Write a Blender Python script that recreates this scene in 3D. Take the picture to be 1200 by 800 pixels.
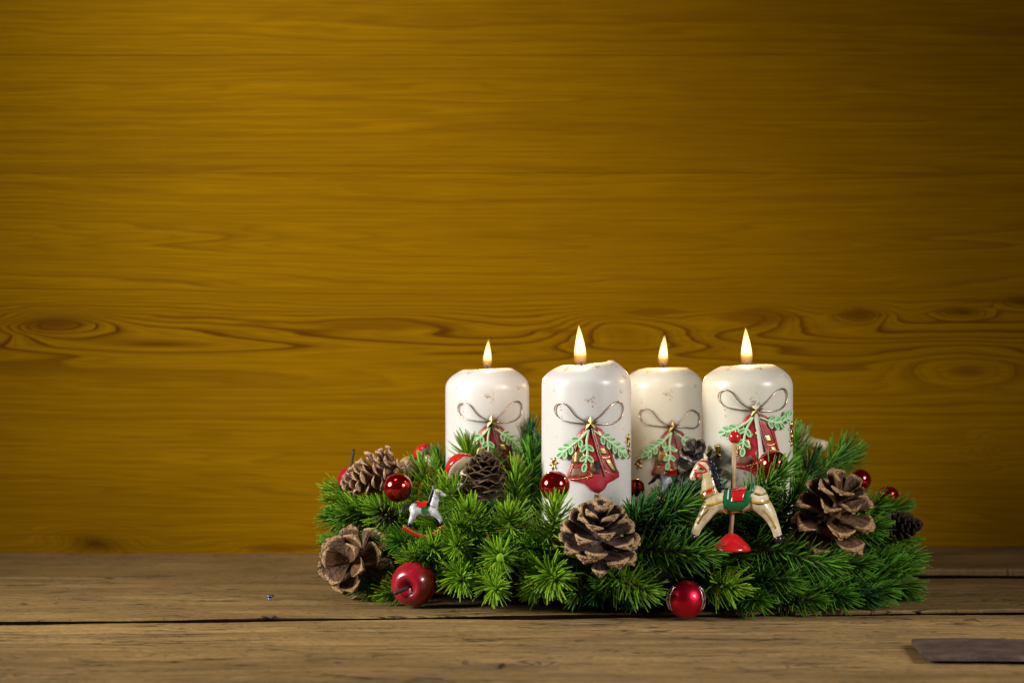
import bpy, math, random
from mathutils import Vector, Matrix
from mathutils.bvhtree import BVHTree

random.seed(11)
R = math.radians
scene = bpy.context.scene
for o in list(bpy.data.objects):
    bpy.data.objects.remove(o)
COL = scene.collection

# ------------------------------------------------------------------ camera
CAM_H = 0.174
FPX = 2747.0                       # focal length in photograph pixels (1200 wide)
cam_d = bpy.data.cameras.new('camera')
cam = bpy.data.objects.new('camera', cam_d)
COL.objects.link(cam)
cam.location = (0, 0, CAM_H)
cam.rotation_euler = (R(90), 0, 0)
cam_d.sensor_width = 36
cam_d.lens = FPX / 1200 * 36
cam_d.clip_start = 0.05
cam_d.clip_end = 30
cam_d.dof.use_dof = True
cam_d.dof.focus_distance = 1.515
cam_d.dof.aperture_fstop = 10.0
scene.camera = cam

# ------------------------------------------------------------------ world: a dim room
world = bpy.data.worlds.new('World')
scene.world = world
world.use_nodes = True
bg = world.node_tree.nodes['Background']
bg.inputs[0].default_value = (0.9, 0.95, 1.0, 1)
bg.inputs[1].default_value = 0.008

# ------------------------------------------------------------------ softboxes
def softbox(name, loc, aim, size, power, color, spread):
    d = bpy.data.lights.new(name, 'AREA')
    d.shape = 'DISK'
    d.size = size
    d.energy = power
    d.color = color
    d.spread = R(spread)
    o = bpy.data.objects.new(name, d)
    COL.objects.link(o)
    o.location = loc
    o.rotation_euler = (Vector(aim) - Vector(loc)).to_track_quat('-Z', 'Y').to_euler()
    return o
softbox('key_softbox', (-0.74, 1.29, 0.38), (0.00, 1.57, 0.12), 0.34, 2.8, (1.0, 0.97, 0.92), 84)
softbox('fill_softbox', (0.98, 0.78, 0.50), (0.16, 1.38, 0.02), 0.36, 1.6, (1.0, 0.97, 0.94), 58)
softbox('added_wall_lamp', (-0.32, 1.30, 1.00), (-0.22, 1.927, 0.38), 0.30, 1.08, (1.0, 0.95, 0.88), 58)  # added lamp, put in to brighten the upper wall

vs = scene.view_settings
vs.view_transform = 'Standard'
vs.look = 'None'
vs.exposure = 0.0
vs.gamma = 1.0
cy = scene.cycles
cy.max_bounces = 6; cy.diffuse_bounces = 3; cy.glossy_bounces = 3; cy.transmission_bounces = 3
cy.caustics_reflective = False; cy.caustics_refractive = False

# ================================================================== helpers
def P(px, py, d):
    """point that the photograph shows at (px, py), at depth d"""
    return Vector(((px - 600) / FPX * d, d, CAM_H - (py - 400) / FPX * d))
def mm(px, d):
    return px / FPX * d

class MB:
    """collects faces, builds one mesh"""
    def __init__(self):
        self.v = []; self.f = []; self.m = []; self.att = []
    def add(self, vs_, fs, mat=0, att=None):
        b = len(self.v)
        self.v += [tuple(x) for x in vs_]
        self.att += (att if att is not None else [0.0] * len(vs_))
        for f in fs:
            self.f.append(tuple(i + b for i in f)); self.m.append(mat)
    def tube(self, pts, rad, n=8, mat=0, cap=True, flat=1.0, att=None):
        pts = [Vector(p) for p in pts]
        k = len(pts)
        if not hasattr(rad, '__len__'): rad = [rad] * k
        vs_ = []; at = []
        ref = None
        for i, p in enumerate(pts):
            t = (pts[min(i + 1, k - 1)] - pts[max(i - 1, 0)]).normalized()
            if ref is None:
                ref = Vector((0, 0, 1)) if abs(t.z) < .8 else Vector((1, 0, 0))
            a = (ref - t * ref.dot(t))
            a = a.normalized() if a.length > 1e-9 else t.orthogonal().normalized()
            ref = a
            b = t.cross(a)
            for j in range(n):
                w = 2 * math.pi * j / n
                vs_.append(p + a * math.cos(w) * rad[i] * flat + b * math.sin(w) * rad[i])
                at.append(att if att is not None else 0.0)
        fs = []
        for i in range(k - 1):
            for j in range(n):
                j2 = (j + 1) % n
                fs.append((i * n + j, i * n + j2, (i + 1) * n + j2, (i + 1) * n + j))
        if cap:
            fs.append(tuple(reversed(range(n))))
            fs.append(tuple((k - 1) * n + j for j in range(n)))
        self.add(vs_, fs, mat, at)
    def lathe(self, prof, n=32, mat=0, M=None, wob=None):
        vs_ = []; fs = []
        k = len(prof)
        for i, (r, z) in enumerate(prof):
            for j in range(n):
                w = 2 * math.pi * j / n
                p = Vector((r * math.cos(w), r * math.sin(w), z))
                if wob: p = wob(p)
                vs_.append(M @ p if M else p)
        for i in range(k - 1):
            for j in range(n):
                j2 = (j + 1) % n
                fs.append((i * n + j, i * n + j2, (i + 1) * n + j2, (i + 1) * n + j))
        fs.append(tuple(reversed(range(n))))
        fs.append(tuple((k - 1) * n + j for j in range(n)))
        self.add(vs_, fs, mat)
    def ball(self, c, r, n=16, mat=0, sc=(1, 1, 1)):
        c = Vector(c)
        prof = [(max(1e-5, math.sin(math.pi * i / n)) , -math.cos(math.pi * i / n)) for i in range(n + 1)]
        def wb(p): return Vector((c.x + p.x * r * sc[0], c.y + p.y * r * sc[1], c.z + p.z * r * sc[2]))
        self.lathe(prof, n * 2, mat, None, wb)
    def box(self, c, s, mat=0):
        c = Vector(c)
        vs_ = [c + Vector((x * s[0] / 2, y * s[1] / 2, z * s[2] / 2)) for x in (-1, 1) for y in (-1, 1) for z in (-1, 1)]
        self.add(vs_, [(0, 1, 3, 2), (4, 6, 7, 5), (0, 4, 5, 1), (2, 3, 7, 6), (0, 2, 6, 4), (1, 5, 7, 3)], mat)
    def grid(self, rows, mat=0, att=None):
        """rows: equal-length lists of points"""
        n = len(rows[0]); vs_ = [p for r in rows for p in r]
        fs = [(i * n + j, i * n + j + 1, (i + 1) * n + j + 1, (i + 1) * n + j) for i in range(len(rows) - 1) for j in range(n - 1)]
        self.add(vs_, fs, mat, att)
    def mesh(self, name, mats, smooth=True):
        me = bpy.data.meshes.new(name)
        me.from_pydata(self.v, [], self.f)
        me.polygons.foreach_set('material_index', self.m)
        me.polygons.foreach_set('use_smooth', [smooth] * len(self.f))
        a = me.attributes.new('tone', 'FLOAT', 'POINT')
        a.data.foreach_set('value', self.att)
        for m in (mats if isinstance(mats, (list, tuple)) else [mats]): me.materials.append(m)
        me.update()
        return me
    def build(self, name, mats, parent=None, smooth=True):
        return link(name, self.mesh(name, mats, smooth), parent)

def link(name, data, parent=None, M=None):
    o = bpy.data.objects.new(name, data)
    COL.objects.link(o)
    if parent is not None: o.parent = parent
    if M is not None: o.matrix_local = M
    return o
def tag(o, label=None, cat=None, group=None, kind=None):
    if label: o['label'] = label
    if cat: o['category'] = cat
    if group: o['group'] = group
    if kind: o['kind'] = kind
    return o
def empty(name, loc, M=None):
    o = bpy.data.objects.new(name, None)
    o.empty_display_size = 0.01
    COL.objects.link(o)
    if M is not None: o.matrix_world = M
    else: o.location = loc
    return o
def frame(loc, zdir, xhint=(1, 0, 0)):
    z = Vector(zdir).normalized(); x = Vector(xhint)
    x = (x - z * x.dot(z)).normalized(); y = z.cross(x)
    return Matrix(((x.x, y.x, z.x, loc[0]), (x.y, y.y, z.y, loc[1]), (x.z, y.z, z.z, loc[2]), (0, 0, 0, 1)))
def bez(pts, n=8):
    """Catmull-Rom through pts"""
    pts = [Vector(p) for p in pts]
    q = [pts[0] * 2 - pts[1]] + pts + [pts[-1] * 2 - pts[-2]]
    out = []
    for i in range(1, len(q) - 2):
        for k in range(n):
            t = k / n
            out.append(0.5 * ((2 * q[i]) + (q[i + 1] - q[i - 1]) * t + (2 * q[i - 1] - 5 * q[i] + 4 * q[i + 1] - q[i + 2]) * t * t
                              + (3 * q[i] - q[i - 1] - 3 * q[i + 1] + q[i + 2]) * t ** 3))
    out.append(pts[-1])
    return out
def lerp(a, b, t): return a + (b - a) * t
def interp(tab, x):
    for (x0, y0), (x1, y1) in zip(tab, tab[1:]):
        if x <= x1: return lerp(y0, y1, max(0, (x - x0) / (x1 - x0)))
    return tab[-1][1]

# ------------------------------------------------------------------ material helpers
class NT:
    def __init__(self, name):
        self.mat = bpy.data.materials.new(name); self.mat.use_nodes = True
        self.t = self.mat.node_tree; self.n = self.t.nodes; self.l = self.t.links
        self.b = self.n['Principled BSDF']; self.out = self.n['Material Output']
    def new(self, ty, **kw):
        x = self.n.new(ty)
        for k, v in kw.items(): setattr(x, k, v)
        return x
    def set(self, sock, v):
        if hasattr(v, 'is_linked') or hasattr(v, 'links'): self.l.new(v, sock)
        else: sock.default_value = v
    def math(self, op, a, b=0.0, c=None, clamp=False):
        x = self.new('ShaderNodeMath', operation=op, use_clamp=clamp)
        self.set(x.inputs[0], a); self.set(x.inputs[1], b)
        if c is not None: self.set(x.inputs[2], c)
        return x.outputs[0]
    def vec(self, x, y, z):
        c = self.new('ShaderNodeCombineXYZ')
        for i, v in enumerate((x, y, z)): self.set(c.inputs[i], v)
        return c.outputs[0]
    def noise(self, vec, scale=1.0, detail=3.0, rough=.5, dist=0.0):
        x = self.new('ShaderNodeTexNoise')
        if vec is not None: self.l.new(vec, x.inputs['Vector'])
        x.inputs['Scale'].default_value = scale; x.inputs['Detail'].default_value = detail
        x.inputs['Roughness'].default_value = rough; x.inputs['Distortion'].default_value = dist
        return x.outputs['Fac']
    def ramp(self, fac, stops, interp='LINEAR'):
        x = self.new('ShaderNodeValToRGB'); self.l.new(fac, x.inputs[0])
        cr = x.color_ramp; cr.interpolation = interp
        while len(cr.elements) < len(stops): cr.elements.new(.5)
        for e, (p, c) in zip(cr.elements, stops):
            e.position = p; e.color = (c, c, c, 1) if not hasattr(c, '__len__') else (*c[:3], 1)
        return x.outputs[0]
    def mix(self, fac, a, b, blend='MIX'):
        x = self.new('ShaderNodeMix', data_type='RGBA', blend_type=blend)
        self.set(x.inputs[0], fac)
        for i, v in ((6, a), (7, b)):
            if hasattr(v, 'links'): self.l.new(v, x.inputs[i])
            else: x.inputs[i].default_value = (*v[:3], 1)
        return x.outputs[2]
    def pos(self, obj=False):
        if obj:
            g = self.new('ShaderNodeTexCoord').outputs['Object']
        else:
            g = self.new('ShaderNodeNewGeometry').outputs['Position']
        s = self.new('ShaderNodeSeparateXYZ'); self.l.new(g, s.inputs[0])
        return g, s.outputs[0], s.outputs[1], s.outputs[2]
    def bump(self, h, strength=.3, dist=.001):
        b = self.new('ShaderNodeBump'); b.inputs['Strength'].default_value = strength
        b.inputs['Distance'].default_value = dist; self.l.new(h, b.inputs['Height'])
        self.l.new(b.outputs[0], self.b.inputs['Normal'])
    def p(self, **kw):
        names = dict(col='Base Color', rough='Roughness', metal='Metallic', spec='Specular IOR Level', coat='Coat Weight',
                     coat_rough='Coat Roughness', sss='Subsurface Weight', sss_scale='Subsurface Scale', trans='Transmission Weight', ior='IOR',
                     sheen='Sheen Weight')
        for k, v in kw.items():
            s = self.b.inputs[names[k]]
            if k == 'col' and isinstance(v, tuple): v = (*v[:3], 1)
            self.set(s, v)
        return self

def simple(name, col, rough=.5, var=.12, scale=400, **kw):
    """a painted / plain surface with slight mottling"""
    t = NT(name)
    g, x, y, z = t.pos(True)
    n = t.noise(g, scale, 4, .6)
    c = t.mix(t.ramp(n, [(.3, 0.0), (.7, 1.0)]), tuple(k * (1 - var) for k in col), tuple(min(1, k * (1 + var)) for k in col))
    t.p(col=c, rough=t.math('ADD', t.math('MULTIPLY', n, .15), rough - .07), **kw)
    t.bump(n, .08, .0004)
    return t.mat

# ------------------------------------------------------------------ wood of the back wall
S_W = 1.927 / FPX
def wall_wood():
    t = NT('varnished_pine')
    g, x, y, z = t.pos()
    px = t.math('ADD', t.math('DIVIDE', x, S_W), 600.0)
    py = t.math('SUBTRACT', 400.0, t.math('DIVIDE', t.math('SUBTRACT', z, CAM_H), S_W))
    oi = t.new('ShaderNodeObjectInfo').outputs['Random']
    off = t.math('MULTIPLY', oi, 37.0)
    def st(sx, sy, dz=0.0):
        return t.vec(t.math('DIVIDE', px, sx), t.math('DIVIDE', py, sy), t.math('ADD', off, dz))
    n1 = t.noise(st(1500, 260), 1, 2, .4)
    n2 = t.noise(st(150, 26, 3.0), 1, 2, .5)
    n3 = t.noise(st(800, 120, 9.0), 1, 2, .5)
    n4 = t.noise(t.vec(0.0, t.math('DIVIDE', py, 55.0), off), 1, 2, .5)
    v = t.math('DIVIDE', py, 13.0)
    v = t.math('ADD', v, t.math('MULTIPLY', t.math('SUBTRACT', n1, .5), 7.0))
    v = t.math('ADD', v, t.math('MULTIPLY', t.math('SUBTRACT', n4, .5), 9.0))
    v = t.math('ADD', v, t.math('MULTIPLY', t.math('SUBTRACT', n2, .5), 0.9))
    # figures: each raises the growth-ring surface, so rings close round it
    figs = [(70, 380, 60, 15, 5.0), (150, 384, 190, 30, 4.0), (470, 376, 150, 17, 2.6), (350, 400, 260, 34, 2.5), (735, 384, 90, 24, 5.5), (880, 370, 75, 20, 4.5),
            (760, 420, 280, 40, 2.5), (1006, 368, 30, 11, 5.0), (1117, 364, 32, 7, 4.0), (1195, 352, 40, 10, 4.0), (105, 636, 46, 15, 4.0), (320, 640, 60, 8, 2.5),
            (1130, 430, 80, 26, 2.5), (1190, 527, 34, 14, 4.5), (1110, 652, 90, 14, 3.0), (60, 560, 300, 26, 1.5), (560, 300, 340, 30, -1.4), (1030, 600, 200, 20, 1.6)]
    wx = t.math('ADD', px, t.math('MULTIPLY', t.math('SUBTRACT', n2, .5), 60.0))
    wy = t.math('ADD', py, t.math('MULTIPLY', t.math('SUBTRACT', n2, .5), 9.0))
    kn = None
    for (kx, ky, sx, sy, a) in figs:
        dx = t.math('DIVIDE', t.math('SUBTRACT', wx, float(kx)), float(sx))
        dy = t.math('DIVIDE', t.math('SUBTRACT', wy, float(ky)), float(sy))
        e = t.math('EXPONENT', t.math('MULTIPLY', t.math('ADD', t.math('MULTIPLY', dx, dx), t.math('MULTIPLY', dy, dy)), -1.0))
        v = t.math('ADD', v, t.math('MULTIPLY', e, a))
        if (kx in (1006, 1117, 1195, 105, 70)):
            k = t.math('POWER', e, 3.0)
            kn = k if kn is None else t.math('MAXIMUM', kn, k)
    fr = t.math('FRACT', v)
    line = t.ramp(fr, [(0.0, .15), (.06, 0.0), (.45, .06), (.72, .35), (.86, .9), (.94, 1.0), (1.0, .15)])
    fr2 = t.math('FRACT', t.math('MULTIPLY', v, 2.6))
    line2 = t.ramp(fr2, [(0.0, .3), (.15, 0.0), (.6, .3), (.9, 1.0), (1.0, .3)])
    wn = t.new('ShaderNodeTexWhiteNoise', noise_dimensions='1D'); t.l.new(t.math('FLOOR', v), wn.inputs['W'])
    per_ring = t.math('ADD', t.math('MULTIPLY', wn.outputs['Value'], .85), .15)
    zd = t.math('DIVIDE', t.math('SUBTRACT', py, 392.0), 62.0)
    zone = t.math('EXPONENT', t.math('MULTIPLY', t.math('MULTIPLY', zd, zd), -1.0))
    contrast = t.math('MULTIPLY', t.math('ADD', t.math('MULTIPLY', t.ramp(n3, [(.36, .3), (.60, 1.0)]), .27), t.math('MULTIPLY', zone, .70)), t.math('MAXIMUM', per_ring, t.math('MULTIPLY', zone, .75)))
    fib = t.noise(st(95, 1.6, 5.0), 1, 3, .6)
    broad = t.noise(st(330, 60, 15.0), 1, 3, .55)
    col = t.mix(t.math('MULTIPLY', t.math('MULTIPLY', line, contrast), 1.5, None, True), (.248, .126, .0003), (.075, .022, .0005))
    col = t.mix(t.math('MULTIPLY', line2, .30), col, (.082, .032, .001))
    col = t.mix(t.ramp(fib, [(.38, .40), (.58, 0.0)]), col, (.12, .050, .0004))
    col = t.mix(t.ramp(broad, [(.30, .25), (.62, 0.0)]), col, (.12, .055, .0004))
    col = t.mix(t.math('MULTIPLY', kn, .75), col, (.035, .011, .002))
    # solid brown heart streaks, long and pointed
    wy2 = t.math('ADD', py, t.math('MULTIPLY', t.math('SUBTRACT', t.noise(st(60, 14, 31.0), 1, 3, .6), .5), 7.0))
    fill = None
    for (kx, ky, sx, sy) in ((62, 380, 44, 8), (300, 380, 34, 4), (225, 372, 60, 3), (445, 379, 120, 9), (655, 388, 34, 4), (768, 366, 46, 6), (890, 371, 60, 12), (1006, 369, 32, 9), (1117, 364, 30, 5), (1150, 352, 70, 3), (330, 641, 60, 5)):
        dx = t.math('ABSOLUTE', t.math('DIVIDE', t.math('SUBTRACT', px, float(kx)), float(sx)))
        dy = t.math('ABSOLUTE', t.math('DIVIDE', t.math('SUBTRACT', wy2, float(ky)), float(sy)))
        e = t.ramp(t.math('ADD', t.math('POWER', dx, 1.25), t.math('MULTIPLY', dy, 1.0)), [(.55, 1.0), (.98, .55), (1.0, 0.0)])
        fill = e if fill is None else t.math('MAXIMUM', fill, e)
    col = t.mix(t.math('MULTIPLY', fill, .62), col, (.115, .042, .001))
    scuff = t.noise(st(140, 26, 21.0), 1, 5, .7)
    col = t.mix(t.math('MULTIPLY', t.ramp(scuff, [(.62, 0.0), (.78, 1.0)]), .20), col, (.28, .165, .012))
    t.p(col=col, rough=t.math('ADD', t.math('MULTIPLY', fib, .2), .45), spec=.02)
    h = t.math('ADD', t.math('MULTIPLY', line, -.6), t.math('MULTIPLY', fib, .8))
    t.bump(h, .35, .0005)
    return t.mat

def table_wood():
    t = NT('weathered_oak')
    g, x, y, z = t.pos()
    oi = t.new('ShaderNodeObjectInfo').outputs['Random']
    off = t.math('MULTIPLY', oi, 23.0)
    def st(sx, sy, dz=0.0):
        return t.vec(t.math('MULTIPLY', x, sx), t.math('MULTIPLY', y, sy), t.math('ADD', off, dz))
    warp = t.noise(st(4, 14), 1, 2, .5)
    # a knot near the front edge
    kx = t.math('DIVIDE', t.math('SUBTRACT', x, -0.0045), .032)
    ky = t.math('DIVIDE', t.math('SUBTRACT', y, 1.273), .014)
    ke = t.math('EXPONENT', t.math('MULTIPLY', t.math('ADD', t.math('MULTIPLY', kx, kx), t.math('MULTIPLY', ky, ky)), -1.0))
    yy = t.math('ADD', y, t.math('ADD', t.math('MULTIPLY', warp, .035), t.math('MULTIPLY', ke, .03)))
    def st2(sx, sy, dz=0.0):
        return t.vec(t.math('MULTIPLY', x, sx), t.math('MULTIPLY', yy, sy), t.math('ADD', off, dz))
    band = t.noise(st2(1.6, 26, 2), 1, 4, .6)
    grain = t.noise(st2(9, 150, 4), 1, 5, .68)
    fine = t.noise(st2(210, 300, 6), 1, 4, .65)
    stain = t.noise(st(12, 22, 8), 1, 5, .65)
    chip = t.noise(st2(110, 130, 11), 1, 4, .65)
    crack = t.noise(st2(9, 62, 13), 1, 3, .55)
    crackm = t.ramp(t.math('ABSOLUTE', t.math('SUBTRACT', crack, .5)), [(.0, 1.0), (.016, 0.0)])
    gate = t.ramp(t.noise(st(11, 20, 17), 1, 2, .5), [(.46, 0.0), (.56, 1.0)])
    crackm = t.math('MULTIPLY', crackm, gate)
    chipm = t.math('MULTIPLY', t.ramp(chip, [(.60, 0.0), (.66, 1.0)]), t.ramp(stain, [(.40, 1.0), (.58, .25)]))
    pale = t.ramp(t.noise(st2(60, 190, 27), 1, 4, .65), [(.60, 0.0), (.70, 1.0)])
    col = t.mix(t.ramp(band, [(.32, 0.0), (.66, 1.0)]), (.26, .158, .048), (.54, .345, .135))
    col = t.mix(t.ramp(grain, [(.34, .75), (.60, 0.0)]), col, (.13, .074, .024))
    col = t.mix(t.ramp(fine, [(.38, .5), (.60, 0.0)]), col, (.14, .085, .035))
    col = t.mix(t.math('MULTIPLY', pale, .45), col, (.56, .40, .19))
    col = t.mix(t.ramp(stain, [(.36, .55), (.58, 0.0)]), col, (.145, .092, .040))
    col = t.mix(t.math('MULTIPLY', chipm, .75), col, (.055, .034, .020))
    col = t.mix(t.math('MULTIPLY', crackm, .95), col, (.022, .013, .008))
    col = t.mix(t.math('MULTIPLY', t.math('POWER', ke, 2.0), .8), col, (.12, .070, .038))
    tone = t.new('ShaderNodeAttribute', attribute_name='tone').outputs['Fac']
    col = t.mix(tone, col, (.105, .068, .022))  # dimmer light at the back of the table, mixed into plank colour
    t.p(col=col, rough=t.math('ADD', t.math('MULTIPLY', grain, .2), .5), spec=.2)
    h = t.math('ADD', t.math('MULTIPLY', grain, .7), t.math('MULTIPLY', fine, .4))
    h = t.math('SUBTRACT', h, t.math('ADD', t.math('MULTIPLY', crackm, 1.2), t.math('MULTIPLY', chipm, .7)))
    t.bump(h, .9, .0022)
    return t.mat

M_WALL = wall_wood()
M_TABLE = table_wood()

# ================================================================== setting
wall = tag(empty('back_wall', (0, 1.927, 0)), 'varnished amber pine boards with horizontal grain behind the wreath', kind='structure')
def zrow(py): return CAM_H - (py - 400) * S_W
edges = [0.72, zrow(65), zrow(203), -0.03]
for k in range(3):
    z1, z0 = edges[k] - .00008, edges[k + 1] + .00008
    m = MB(); b = .00025
    prof = [(0.03, z0), (b, z0), (0, z0 + b), (0, z1 - b), (b, z1), (0.03, z1)]
    rows = [[Vector((xx, yy_, zz)) for xx in (-1.3, -.6, 0, .6, 1.3)] for yy_, zz in prof]
    m.grid(rows)
    o = m.build('board', M_WALL, wall, smooth=False)
    o.location = (0, (.0, .0002, 0.0001, .0003)[k], 0)

table = tag(empty('tabletop', (0, 1.45, 0)), 'worn brown wooden table planks under the wreath', kind='structure')
def wav(x, s, a):
    return a * (math.sin(x * 23 + s) * .5 + math.sin(x * 61 + s * 2.3) * .3 + math.sin(x * 173 + s * 5) * .15 + math.sin(x * 411 + s) * .1)
def plank(front, back, top0, seed, round_=.0010, wear=.0011, rise=0.0, lip0=.0016, dull=0.0):
    m = MB(); N = 420; rows = [[] for _ in range(12)]
    for i in range(N + 1):
        x = -1.2 + 2.4 * i / N
        f = front(x) + wav(x, seed, wear); b = back(x) + wav(x, seed + 3.3, wear)
        top = top0 + rise * max(0, min(1, (x + .05) / .35)) + wav(x, seed + 9, .0003)
        rr = round_ * (1 + .5 * math.sin(x * 37 + seed))
        lip = lip0 * (1 + .35 * math.sin(x * 19 + seed) + max(0, x) * 5)
        pr = [(f + .014, top - .03), (f + .010, top - lip - .004), (f + .0004, top - lip), (f, top - rr * .9), (f + rr * .35, top - rr * .35), (f + rr * 1.4, top), (lerp(f, b, .5), top),
              (b - rr * 1.4, top), (b - rr * .35, top - rr * .35), (b, top - rr * 1.2), (b - .006, top - .012), (b - .006, top - .03)]
        for r, (yy_, zz) in zip(rows, pr): r.append(Vector((x, yy_ - 1.45, zz)))
    m.grid(rows); m.att = [dull] * len(m.att)  # darkens the whole plank; stands in for light falling off towards the wall
    return m.build('plank', M_TABLE, table, smooth=False)
def gap1(x): return 1.494 + .10 * x
def gap2(x): return 1.725 + .004 * x
plank(lambda x: 0.80, lambda x: gap1(x) - .0040, -.0016, 1.0, .003, .0016, -.0010)
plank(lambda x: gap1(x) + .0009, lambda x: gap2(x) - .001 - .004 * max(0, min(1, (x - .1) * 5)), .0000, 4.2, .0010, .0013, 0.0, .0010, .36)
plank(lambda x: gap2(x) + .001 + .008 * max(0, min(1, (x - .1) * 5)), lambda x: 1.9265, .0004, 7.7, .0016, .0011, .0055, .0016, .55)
m = MB(); m.grid([[Vector((-1.2, .8 - 1.45, -.031)), Vector((1.2, .8 - 1.45, -.031))], [Vector((-1.2, 1.96 - 1.45, -.031)), Vector((1.2, 1.96 - 1.45, -.031))]])
m.build('underside', M_TABLE, table)
TZ = 0.0

# ------------------------------------------------------------------ plain materials
def needle_mat(name, base, light):
    t = NT(name)
    a = t.new('ShaderNodeAttribute', attribute_name='tone').outputs['Fac']
    oi = t.new('ShaderNodeObjectInfo').outputs['Random']
    k = t.math('ADD', t.math('MULTIPLY', a, .75), t.math('MULTIPLY', oi, .30))
    col = t.mix(k, base, light)
    dry = t.math('GREATER_THAN', a, 1.5)
    col = t.mix(dry, col, (.30, .19, .02))
    t.p(col=col, rough=.45, spec=.32, sss=0.0)
    # thin plastic lets some light through
    tr = t.new('ShaderNodeBsdfTranslucent'); t.l.new(col, tr.inputs['Color'])
    ms = t.new('ShaderNodeMixShader'); ms.inputs[0].default_value = .12
    t.l.new(t.b.outputs[0], ms.inputs[1]); t.l.new(tr.outputs[0], ms.inputs[2])
    t.l.new(ms.outputs[0], t.out.inputs['Surface'])
    return t.mat
M_NEEDLE_Y = needle_mat('needles_yellow_green', (.024, .090, .002), (.28, .52, .018))  # yellower green for the left: front light put into the colour
M_NEEDLE_G = needle_mat('needles_green', (.013, .062, .003), (.135, .36, .020))
M_NEEDLE_B = needle_mat('needles_blue_green', (.008, .036, .008), (.050, .18, .035))  # darker, bluer green for the right: weaker light put into the colour
M_TWIG = simple('twig_brown', (.045, .032, .014), .7)
M_STRAW = simple('wreath_core', (.022, .022, .010), .9)

def cone_mat(name, dark, tan, mid):
    t = NT(name)
    g, x, y, z = t.pos(True)
    a = t.new('ShaderNodeAttribute', attribute_name='tone').outputs['Fac']
    s = t.new('ShaderNodeMapping'); s.inputs['Scale'].default_value = (14, 2.2, 14); t.l.new(g, s.inputs[0])
    oi = t.new('ShaderNodeObjectInfo').outputs['Random']
    n = t.noise(s.outputs[0], 1, 4, .6)
    n2 = t.noise(g, 9, 4, .65)
    base = t.mix(t.ramp(n, [(.35, 0.0), (.68, 1.0)]), dark, mid)
    tip = t.mix(t.ramp(n2, [(.35, 0.0), (.65, 1.0)]), tuple(c * .62 for c in tan), tan)
    k = t.ramp(t.math('ADD', a, t.math('MULTIPLY', t.math('SUBTRACT', n2, .5), .35)), [(.35, 0.0), (.62, 1.0)])
    col = t.mix(k, base, tip)
    col = t.mix(t.math('MULTIPLY', oi, .3), col, dark)
    t.p(col=col, rough=.55, spec=.35)
    t.bump(t.math('ADD', n, n2), .5, .03)
    return t.mat
M_CONE_PURPLE = cone_mat('cone_purple_brown', (.028, .013, .011), (.66, .43, .21), (.10, .048, .034))
M_CONE_BROWN = cone_mat('cone_warm_brown', (.05, .02, .008), (.58, .36, .16), (.23, .115, .045))
M_CONE_PALE = cone_mat('cone_pale', (.06, .022, .012), (.80, .52, .30), (.50, .29, .16))
M_CONE_GREY = cone_mat('cone_grey_brown', (.03, .016, .009), (.30, .18, .085), (.17, .095, .045))
M_CONE_DARK = cone_mat('cone_black_brown', (.014, .010, .010), (.26, .19, .125), (.03, .02, .018))
M_CONE_DULL = cone_mat('cone_dull_dark', (.015, .008, .005), (.085, .045, .022), (.045, .023, .012))

def metal(name, col, rough, scale=900):
    t = NT(name); g, x, y, z = t.pos(True)
    n = t.noise(g, scale, 3, .6)
    t.p(col=t.mix(n, tuple(c * .75 for c in col), col), rough=t.math('ADD', t.math('MULTIPLY', n, .18), rough - .06), metal=1.0)
    t.bump(n, .15, .0003)
    return t.mat
def glass_red(name, col, rough, coat):
    t = NT(name); g, x, y, z = t.pos(True)
    n = t.noise(g, 130, 3, .5)
    t.p(col=t.mix(n, tuple(c * .8 for c in col), col), rough=rough, metal=.9, coat=coat, coat_rough=.03)
    return t.mat
M_RED_GLOSS = glass_red('red_mirror_glass', (.60, .012, .008), .13, 1.0)
M_RED_MATTE = glass_red('red_frosted_glass', (.62, .006, .030), .36, .25)
M_RED_PAINT = simple('red_lacquer', (.52, .010, .012), .22, .08, 300, coat=.6, coat_rough=.08)
M_GOLD = metal('gold_foil', (.80, .55, .20), .28)
M_OLD_GOLD = metal('dull_gold', (.42, .31, .13), .42)
M_COPPER = metal('copper_wire', (.62, .45, .33), .28)
M_SILVER = metal('silver_glitter', (.80, .72, .74), .35)
M_IRON = metal('dark_iron', (.16, .17, .22), .45)
M_BLACK = simple('black_paint', (.010, .011, .016), .25, .3, 900)
M_GREEN_PAINT = simple('green_paint', (.012, .12, .035), .3, .25, 700)
M_WHITE_PAINT = simple('white_paint', (.66, .66, .66), .32, .10, 500)
M_CREAM = simple('cream_gills', (.62, .52, .34), .6, .15, 500)
M_WICK = simple('charred_wick', (.012, .010, .009), .9)
M_POLE = simple('brass_pole', (.42, .27, .13), .38, .15, 300)
M_LEAF = simple('relief_leaf_green', (.12, .42, .12), .42, .15, 700)
M_LEAF_RIM = simple('relief_leaf_rim', (.50, .72, .42), .42, .1, 700)
M_BELL_RED = simple('bell_red', (.40, .018, .030), .38, .25, 500)
M_BELL_DARKRED = simple('bell_dark_red', (.24, .016, .030), .42, .25, 500)
M_BELL_BROWN = simple('bell_brown', (.20, .085, .05), .5, .3, 500)

def apple_mat():
    t = NT('apple_skin'); g, x, y, z = t.pos(True)
    ang = t.math('ARCTAN2', y, x)
    s = t.noise(t.vec(t.math('MULTIPLY', ang, 6.0), t.math('MULTIPLY', z, 60.0), 0.0), 1, 4, .6)
    c = t.mix(s, (.17, .002, .008), (.38, .005, .018))
    t.p(col=c, rough=.30, spec=.5, coat=.5, coat_rough=.16)
    return t.mat
M_APPLE = apple_mat()
M_STALK = simple('apple_stalk', (.014, .008, .006), .6)

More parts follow.
